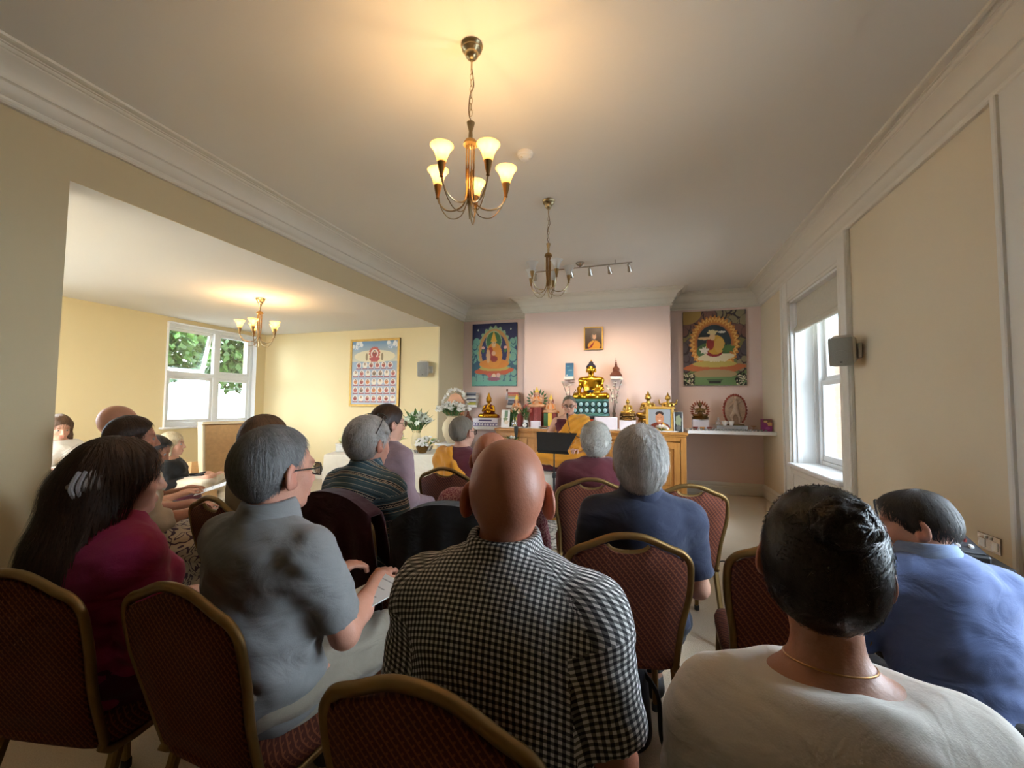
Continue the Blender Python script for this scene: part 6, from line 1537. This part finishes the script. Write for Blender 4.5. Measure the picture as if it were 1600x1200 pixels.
for i, m_ in enumerate((M_redlac, M_amber, M_redlac)): bowl('offering_bowl', ('left', 'middle', 'right')[i]+' of three small coloured bowls before the flame-haloed bronze', (.74+i*.10, 7.12, SHZ), .04, .045, m_, 'coloured bowls on the right shelf')
_b0 = None
for i in range(21):
    x = .66+i*.05; o = bowl('water_bowl', 'small clear water bowl in the row along the right shelf edge', (x, 6.985, SHZ), .021, .03, M_clear, 'row of clear water bowls') if _b0 is None else dup(_b0)
    if _b0 is None: _b0 = o
    else: o.location = (x, 6.985, SHZ)
    o['label'] = '%s clear water bowl from the left in the row on the right shelf edge' % ('first second third fourth fifth sixth seventh eighth ninth tenth eleventh twelfth thirteenth fourteenth fifteenth sixteenth seventeenth eighteenth nineteenth twentieth last'.split()[i])
t = thing('tea_packet', 'purple and gold tea packet at the right end of the shelf', 'packet', (1.70, 7.12, SHZ), 8); MB().box((0, 0, .09), (.13, .08, .18), .006).build('packet', mat('purple_carton', srgb(140, 44, 110), .5, var=.1), t)
P = Paint(26, 36, (146, 48, 116)); P.rect(-1, 1, .5, 1, (110, 80, 50)); P.ell(.5, .2, .6, .3, (222, 180, 110), .15, 7); P.ell(-.4, .6, .4, .2, (230, 200, 140)); P.ell(0, -.5, .5, .25, (176, 84, 150)); P.sheet('label', .125, .175, M_print, t, Matrix.Translation((0, -.0415, .09)))
bowl('silver_dish', 'flat silver dish at the left end of the cabinet runner', (-1.55, 6.79, RZ), .10, .025, M_silver, cat='dish', water=False)
t = thing('votive_lamp', 'red and black votive lamp beside the teal lotus base', 'lamp', (-.80, 6.79, RZ)); MB().box((0, 0, .02), (.085, .07, .04), .004).build('base', M_glide, t); MB().box((0, 0, .10), (.07, .055, .12), .006).build('body', mat('orange_red_glass', srgb(196, 70, 34), .3, var=.2), t); MB().box((0, 0, .18), (.085, .07, .04), .006).build('cap', M_glide, t)
t = thing('clock', 'small clock with a pale arched face on the cabinet', 'clock', (-1.86, 6.735, RZ)); MB().box((0, 0, .04), (.10, .035, .08), .012).build('case', M_glide, t); MB().lathe([(.034, 0), (.034, .003), (.001, .004)], 20, Matrix.Translation((0, -.018, .042)) @ rot('X', 90)).build('dial', M_china, t)
for a, L in ((40, .024), (150, .018)): MB().box((0, 0, L/2), (.003, .002, L), 0, Matrix.Translation((0, -.0235, .042)) @ rot('Y', a)).build('hand', M_glide, t)
white_box('pale ribbed box behind the clock', (-1.70, 6.80, RZ), (.16, .05, .11))
t = thing('feather_fan', 'black peacock feather holder hanging over the cabinet edge', 'ornament', (-1.97, 6.60, .72)); MB().lathe([(.004, 0), (.012, .06), (.02, .16), (.032, .28), (.034, .34), (.028, .34)], 14).build('holder', mat('dark_green_lacquer', srgb(30, 36, 30), .5), t); MB().tube([(0, .0, .30), (0, .05, .305)], .006, 6).build('hook', M_brass, t)
t = thing('hanging_tassel', 'small white tassel on the alcove wall under the left painting', 'ornament', (-2.47, YB-.015, 1.58)); MB().ball((0, 0, .10), (.016, .012, .03), 8, 6).build('bead', M_terra, t); MB().lathe([(.006, .07), (.022, .02), (.028, -.08)], 10).build('fringe', M_cardw, t)
# ------------------------------------------------------------------ throne, stands and the side table of the teacher
t = thing('throne', 'low oak throne with a white drape under the teacher', 'throne', (-.93, 5.72, 0))
MB().box((0, 0, .24), (1.30, .96, .48), .008).box((0, -.02, .03), (1.36, 1.02, .06), .008).build('base', M_oak, t)
for i in range(3): MB().box((-.42+i*.42, -.485, .26), (.36, .02, .34), .008).build('panel', M_oak, t)
MB().box((0, 0, .515), (1.24, .90, .07), .01).build('deck', M_oak, t)
M_drape = cloth('white_drape', srgb(232, 226, 212), var=.03)
V = []; Fq = []; n = 40
for i in range(n+1):
    x = -.64+1.28*i/n; w_ = .006*math.sin(i*1.3)
    for y, z in ((.2, .556), (-.44, .556), (-.497+w_, .54), (-.505+w_*1.5, .44), (-.507+w_*2, .36)): V.append((x, y, z))
for i in range(n):
    for k in range(4): a = i*5+k; Fq.append((a, a+1, a+6, a+5))
o = link_mesh('drape', V, Fq, M_drape, t, True, 60); md = o.modifiers.new('thick', 'SOLIDIFY'); md.thickness = .006
MB().box((0, .02, .61), (1.05, .80, .10), .04).build('cushion', C_maroon, t, sharp=60)
# music stand seen from behind
M_blk = mat('black_powder_coat', (.014, .014, .015), .5, var=0)
t = thing('music_stand', 'black music stand in front of the teacher', 'music stand', (-.965, 4.72, 0), -8)
for i in range(3): a = math.radians(90+120*i); MB().tube([(0, 0, .22), (.27*math.cos(a), .27*math.sin(a), .012)], .009, 8).build('leg', M_blk, t)
MB().tube([(0, 0, .16), (0, 0, .62)], .013, 10).build('lower_pole', M_blk, t); MB().tube([(0, 0, .6), (0, 0, .96)], .009, 10).build('upper_pole', M_blk, t)
k_ = MB().lathe([(.018, .59), (.02, .6), (.02, .64), (.014, .65)], 14).build('collar', M_blk, t); MB().tube([(0, 0, .62), (.05, 0, .62)], .006, 8).ball((.058, 0, .62), (.014, .014, .02)).build('knob', M_blk, k_)
M = Matrix.Translation((0, 0, .99)) @ rot('X', -38)
d_ = MB().prism([(-.17, -.12), (.17, -.12), (.24, .12), (-.24, .12)], -.006, .006, M).build('desk', M_blk, t)
MB().box((0, .03, -.115), (.36, .06, .008), .002, M).build('lip', M_blk, d_)
# microphone on a boom stand
t = thing('microphone_stand', 'black boom microphone stand beside the teacher', 'microphone', (-.52, 5.10, 0))
MB().lathe([(.13, 0), (.13, .012), (.02, .03), (.014, .04)], 24).build('base', M_blk, t); MB().tube([(0, 0, .03), (0, 0, .93)], .009, 10).build('pole', M_blk, t)
MB().tube(bez([(.10, -.0, .88), (-.0, .0, .93), (-.34, .16, 1.05), (-.37, .18, 1.12), (-.40, .20, 1.24)], 5), .0045, 8).build('boom', M_blk, t); MB().tube([(-.40, .20, 1.235), (-.403, .215, 1.275)], [.008, .011], 10).ball((-.404, .222, 1.285), .014).build('capsule', M_blk, t)
# little table by the throne
t = thing('side_table', 'small dark wooden table left of the music stand', 'table', (-1.72, 5.30, 0))
MB().box((0, 0, .80), (.40, .32, .03), .006).build('tabletop', M_terra, t)
for sx in (-1, 1):
    for sy in (-1, 1): MB().tube([(sx*.17, sy*.13, .79), (sx*.18, sy*.14, 0)], 1., sec=(.015, .015)).build('leg', M_terra, t)
t = thing('salt_lamp', 'glowing orange lamp on the small table', 'lamp', (-1.80, 5.26, .815)); MB().ball((0, 0, .075), (.07, .06, .075), 12, 8).build('globe', mat('glowing_salt', (.9, .5, .2), .6, emit=(1, .48, .14), estr=2.2, var=.1), t); MB().lathe([(.06, 0), (.06, .012), (.03, .014)], 18).build('base', M_terra, t)
bunch('posy', 'small posy of white flowers on the little table', (-1.64, 5.28, .815), [(.03, 0), (.04, .03), (.035, .08)], M_clear, 7, .07, .10, M_petw, 12, 8, r=.03)
t = thing('water_glass', 'clear glass of water on the little table', 'glass', (-1.56, 5.22, .815)); MB().lathe([(.026, 0), (.03, .003), (.034, .13), (.031, .13), (.026, .01)], 18).build('tumbler', M_clear, t)

# ------------------------------------------------------------------ flower table in the opening
tb = thing('flower_table', 'trestle table under the white cloth by the opening', 'table', (-3.34, 5.09, 0), 22)
MB().box((0, 0, .735), (1.36, .74, .03), .006).build('tabletop', M_oak, tb)
for sx in (-1, 1):
    for sy in (-1, 1): MB().tube([(sx*.6, sy*.3, .72), (sx*.62, sy*.32, 0)], .018, 8).build('leg', M_blk, tb)
def tablecloth():
    hw, hd = .695, .385; top = .754; V = []; Fq = []
    # perimeter points
    per = []
    N = 120
    for i in range(N):
        u = i/N*4; k = int(u); f = u-k; c = ((-1, -1), (1, -1), (1, 1), (-1, 1)); a, b = c[k], c[(k+1) % 4]; per.append(((a[0]+(b[0]-a[0])*f)*hw, (a[1]+(b[1]-a[1])*f)*hd, a, b))
    rows = ((.92, top+.002, 0), (1, top, 0), (1.006, top-.02, .2), (1.012, .55, .6), (1.02, .30, 1.), (1.026, .07, 1.25))
    for k, z, wv in rows:
        for i, (x, y, a, b) in enumerate(per):
            w_ = 1+wv*.014*math.sin(i*.9)+wv*.01*math.sin(i*.37+1); V.append((x*k*w_, y*k*w_, z))
    R = len(rows)
    for r in range(R-1):
        for i in range(N): j = (i+1) % N; Fq.append((r*N+i, r*N+j, (r+1)*N+j, (r+1)*N+i))
    Fq.append(tuple(range(N-1, -1, -1)))
    o = link_mesh('tablecloth', V, Fq, cloth('cream_linen_cloth', srgb(232, 220, 196), var=.03), None, True, 50); o.location = (-3.34, 5.09, 0); o.rotation_euler = (0, 0, math.radians(22))
    md = o.modifiers.new('thick', 'SOLIDIFY'); md.thickness = .004; md.offset = 1
    tag(o, 'white linen cloth hanging over the flower table', 'tablecloth')
tablecloth(); TZ = .76
def tpos(u, v): a = math.radians(22); return (-3.34+u*math.cos(a)-v*math.sin(a), 5.09+u*math.sin(a)+v*math.cos(a), TZ)
t = thing('stone_box', 'carved white stone box at the left end of the flower table', 'box', tpos(-.56, -.08), 22); MB().box((0, 0, .045), (.16, .12, .09), .006).build('box', mat('white_marble', srgb(216, 210, 198), .5, var=.1, vscale=30), t); MB().box((0, 0, .10), (.17, .13, .02), .006).build('lid', MATS['white_marble'], t)
MB().ball((0, 0, .15), (.06, .05, .045), 10, 8).build('knob', mat('pale_green_stone', srgb(196, 196, 140), .5, var=.2), t)
t = thing('incense_burner', 'dark wooden incense burner behind the stone box', 'burner', tpos(-.36, .08), 22); MB().box((0, 0, .03), (.22, .08, .06), .01).build('tray', M_terra, t); MB().tube(bez([(-.1, 0, .06), (-.04, 0, .16), (.06, 0, .18), (.13, 0, .15)], 5), .028, 8).build('figure', M_terra, t)
VT = [(.05, 0), (.06, .03), (.075, .12), (.06, .20), (.045, .24), (.06, .27)]
bunch('flower_arrangement', 'white hydrangeas and fern fronds in a cream vase on the flower table', tpos(.36, .20), VT, mat('cream_ceramic', srgb(228, 208, 160), .35, var=.05), 60, .22, .24, mat('pale_hydrangea', srgb(222, 226, 204), .6, var=.08), 21, 22, r=.045, kind='flat', leafr=.17)
bunch('flower_arrangement', 'leafy green plant with white buds behind the lilac cardigan', tpos(.06, .12), [(.05, 0), (.06, .06), (.05, .10)], mat('pale_china2', srgb(214, 206, 186), .4, var=.05), 16, .15, .2, M_petw, 22, 22, r=.028, leafr=.12, lm=M_pale)
bunch('flower_arrangement', 'low bowl of white blossoms and fresh green leaves on the flower table', tpos(.52, .0), [(.06, 0), (.09, .05), (.095, .07)], M_clear, 30, .17, .12, M_petw, 23, 14, r=.036, leafr=.11, lm=M_pale)
t = bowl('bronze_bowl', 'round bronze bowl at the near edge of the flower table', tpos(.50, -.26), .085, .09, M_bronze, water=False)
rs = random.Random(31)
for i in range(7): blossom(t, (rs.uniform(-.06, .06), rs.uniform(-.06, .06), .09+rs.uniform(0, .03)), .035, M_petw, rs)
for i in range(3): bowl('glass_dish', ('left', 'middle', 'right')[i]+' of three little glass dishes on the flower table', tpos(.24+i*.09, -.24), .035, .035, M_clear, 'glass dishes on the flower table')
# tall urn stand against the short wall
t = thing('urn_stand', 'narrow white pedestal between flower table and altar', 'pedestal', (-2.93, 6.28, 0)); MB().box((0, 0, .38), (.34, .34, .76), .008).build('column', M_white, t); MB().box((0, 0, .775), (.42, .42, .03), .006).box((0, 0, .03), (.42, .42, .06), .006).build('slab', M_white, t)
UV_ = [(.08, 0), (.10, .02), (.15, .12), (.17, .22), (.15, .32), (.10, .38), (.09, .41), (.12, .43)]
bunch('flower_urn', 'tall cream urn overflowing with white flowers left of the altar', (-2.93, 6.28, .79), UV_, mat('cream_urn', srgb(214, 198, 164), .4, var=.06), 70, .27, .20, M_petw, 25, 14, r=.05, kind='flat', leafr=.15)
t = thing('flower_shrine', 'carved shrine panel with a seated figure wreathed in white flowers', 'shrine', (-2.96, 6.44, 1.22)); MB().prism([(-.15, 0), (.15, 0), (.15, .22), (.09, .33), (0, .37), (-.09, .33), (-.15, .22)], -.02, .02).build('panel', mat('shrine_wood', srgb(190, 130, 84), .5, var=.2), t)
MB().box((0, -.03, .05), (.26, .04, .05), .01).build('ledge', mat('shrine_orange', srgb(206, 120, 80), .5, var=.2), t); sculpt('figure', scl(fig_prims('lap'), .19), .006, mat('shrine_pale', srgb(226, 206, 176), .5, var=.1), t, M=Matrix.Translation((0, -.045, .08)) @ rot('Z', 180))
rs = random.Random(5)
for i in range(20): a = math.pi*(-.1+1.2*i/19); blossom(t, (.19*math.cos(a)+rs.uniform(-.02, .02), -.03, .20+.22*math.sin(a)), .045, M_petw, rs)
MB().box((0, .01, -.2), (.05, .02, .42), .004).build('post', M_oak, t)

# ------------------------------------------------------------------ seats and things among the listeners
C_arm = mat('beige_damask', srgb(196, 150, 96), .85, var=.12, vscale=26, bump=.3, bscale=60); C_piping = mat('cream_piping', srgb(222, 200, 160), .8, var=.04)
t = thing('armchair', 'high-backed beige damask armchair below the garden window', 'armchair', (-5.35, 4.30, 0), facing(-72))
M = Matrix.Translation((0, -.30, .38)) @ rot('X', 14)
MB().prism([(-.30, 0), (.30, 0), (.40, .78), (-.40, .78)], -.07, .07, M).build('backrest', C_arm, t)
for s in (-1, 1):
    MB().tube([M @ Vector((s*.30, -.0, 0)), M @ Vector((s*.40, 0, .785))], 1., sec=(.075, .014), up=(0, 1, 0)).build('piping', C_piping, t)
    MB().prism([(-.30, .12), (.30, .12), (.30, .58), (.2, .62), (-.30, .68)], -.045, .045, rot('Z', 90) @ Matrix.Translation((0, -s*.37, 0))).build('arm', C_arm, t)
MB().tube([M @ Vector((-.41, 0, .79)), M @ Vector((.41, 0, .79))], 1., sec=(.075, .014), up=(0, 1, 0)).build('piping', C_piping, t)
MB().box((0, .02, .27), (.66, .62, .22), .02).build('seat_base', C_arm, t); MB().box((0, .04, .43), (.60, .58, .13), .04).build('seat_cushion', C_arm, t)
for sx in (-1, 1):
    for sy in (-1, 1): MB().tube([(sx*.30, sy*.27, .17), (sx*.31, sy*.29, 0)], [.025, .016], 8).build('leg', M_terra, t)
def stool(label, loc, h, col, r=.24):
    t = thing('low_stool', label, 'stool', loc); MB().lathe([(r*.9, h-.14), (r, h-.12), (r*1.02, h-.06), (r*.94, h-.015), (r*.6, h)], 24).build('cushion', col, t)
    for i in range(4): a = math.pi/4+math.pi/2*i; MB().tube([(r*.6*math.cos(a), r*.6*math.sin(a), h-.13), (r*.75*math.cos(a), r*.75*math.sin(a), 0)], .016, 8).build('leg', M_terra, t)
def under(info): return info['root'].location.copy()
stool('low round stool under the man in the blue polo shirt', (BP['root'].location.x, BP['root'].location.y, 0), .375, C_black); stool('low round stool under the woman looking down', (P16['root'].location.x, P16['root'].location.y, 0), .335, C_maroon); stool('low round stool under the barefoot blonde woman', (P17['root'].location.x, P17['root'].location.y, 0), .415, C_maroon)
# papers in laps
def paper(label, c, d, rz, rx=0, ry=0, tint=(238, 240, 240), lines=7, head=None, cat='paper'):
    t = thing('paper_sheet', label, cat, c, rz); P = Paint(40, 56, tint)
    for k in range(lines): P.rect(-.8, .75-.2*((k*7) % 3), .8-k*.2-.035, .8-k*.2, (150, 150, 155))
    if head: P.rect(-.9, .9, .82, .97, head)
    M = rot('Y', ry) @ rot('X', rx); MB().box((0, 0, 0), (d[0], d[1], .003), 0, M).build('sheet', mat('paper_white', srgb(240, 240, 238), .8, var=.01), t); P.sheet('print', d[0]*.98, d[1]*.98, M_print, t, M @ Matrix.Translation((0, 0, .0022)) @ rot('X', -90))
    return t
paper('printed sheet held by the man in the grey polo shirt', (-.90, 1.29, .735), (.15, .21), -25, 10)
paper('pale green booklet on the lap of the woman in the floral skirt', (-2.66, 2.10, .70), (.30, .21), -20, 8, 0, (206, 226, 214))
paper('blue printed leaflet beside the floral skirt', (-2.46, 2.32, .68), (.21, .297), 30, 4, 0, (196, 216, 224), 5, (60, 80, 96))
paper('white sheet in the hands of the woman looking down', (-3.83, 3.02, .60), (.21, .28), -42, 18)
# backpack
t = thing('backpack', 'black backpack on the floor under the navy polo man\'s chair', 'backpack', (-.12, 1.90, 0), -20)
sculpt('body', [rc((0, 0, .10), (0, .02, .30), .10, .085, .04), rc((-.06, 0, .08), (-.05, .02, .28), .085, .07, .04), rc((.06, 0, .08), (.05, .02, .28), .085, .07, .04)], .012, mat('black_nylon', srgb(22, 24, 32), .6, var=.15, bump=.2, bscale=120), t, cutf=lambda X, Y, Z: .003-Z+0*X+0*Y)
sculpt('pocket', [rc((-.04, -.09, .10), (.04, -.09, .10), .05, .05, .03), rc((-.04, -.08, .17), (.04, -.08, .17), .04, .04, .03)], .012, MATS['black_nylon'], t)
MB().tube(bez([(-.05, -.03, .385), (-.02, -.05, .43), (.03, -.05, .43), (.05, -.03, .385)], 5), 1., sec=(.012, .003)).build('handle', M_glide, t); MB().tube(bez([(.11, .02, .30), (.18, -.02, .26), (.20, -.05, .14), (.23, -.06, .05), (.20, -.12, .008)], 6), 1., sec=(.012, .003)).build('strap', M_glide, t)
MB().tube(bez([(-.10, -.07, .22), (0, -.11, .26), (.10, -.07, .22)], 6), .003, 6).build('zip', M_silver, t)
# mixing desk
t = thing('mixer_table', 'small black folding table for the mixing desk', 'table', (1.26, 2.72, 0), -10); MB().box((0, 0, .68), (.62, .46, .03), .006).build('tabletop', M_blk, t)
for sx in (-1, 1):
    for sy in (-1, 1): MB().tube([(sx*.27, sy*.19, .67), (sx*.29, sy*.21, 0)], .012, 8).build('leg', M_blk, t)
t = thing('mixing_desk', 'black audio mixing desk with white faders in front of the blue polo man', 'mixer', (1.24, 2.66, .695), -10); M = rot('X', 10)
MB().box((0, 0, .045), (.48, .34, .06), .008, M).build('case', M_blk, t); MB().box((0, 0, .078), (.45, .31, .006), .002, M).build('panel', mat('grey_panel', srgb(70, 74, 80), .5, var=.05), t)
for i in range(10):
    x = -.20+i*.044; MB().box((x, -.10, .086), (.014, .024, .012), .002, M).build('fader', M_white, t)
    for k in range(4): MB().lathe([(.008, 0), (.007, .014), (.001, .015)], 8, M @ Matrix.Translation((x, -.04+k*.045, .081))).build('dial', (M_redlac, M_white, M_glide, M_silver)[k], t)
for i in range(4): MB().tube(bez([(-.16+i*.09, .15, .10), (-.17+i*.09, .17, .17+.02*i), (-.12+i*.09, .24, .15), (-.10+i*.08, .27, .02)], 6), .005, 6).build('cable', M_glide, t)
tag(MB().tube(bez([(.34, 3.5, .006), (.55, 4.1, .006), (.66, 4.32, .006), (.78, 4.22, .006), (.72, 4.36, .006), (.95, 4.16, .006), (1.2, 3.6, .006), (1.3, 2.9, .006)], 8), .005, 6).build('floor_cable', M_glide), 'thin black cable looped on the carpet right of the chairs', 'cable')
# rug before the throne
def rug():
    m, t, p = base_mat('grey_white_rug', .95); v = t.coord('Object'); n = t.noise(v, 22, 3, .7); f = t.noise(v, 200, 2); k = t.math('GREATER_THAN', n, .5); t.ln(t.mix(t.math('MULTIPLY', f, .3), t.mix(k, srgb(218, 210, 198), srgb(120, 114, 108)), (.2, .19, .18)), p.inputs['Base Color']); t.ln(t.bump(f, .8, .006), p.inputs['Normal'])
    tag(box('rug', (-1.0, 4.64, .008), (1.25, 1.0, .016), m, bev=.006), 'grey and white speckled rug in front of the throne', 'rug')
rug()
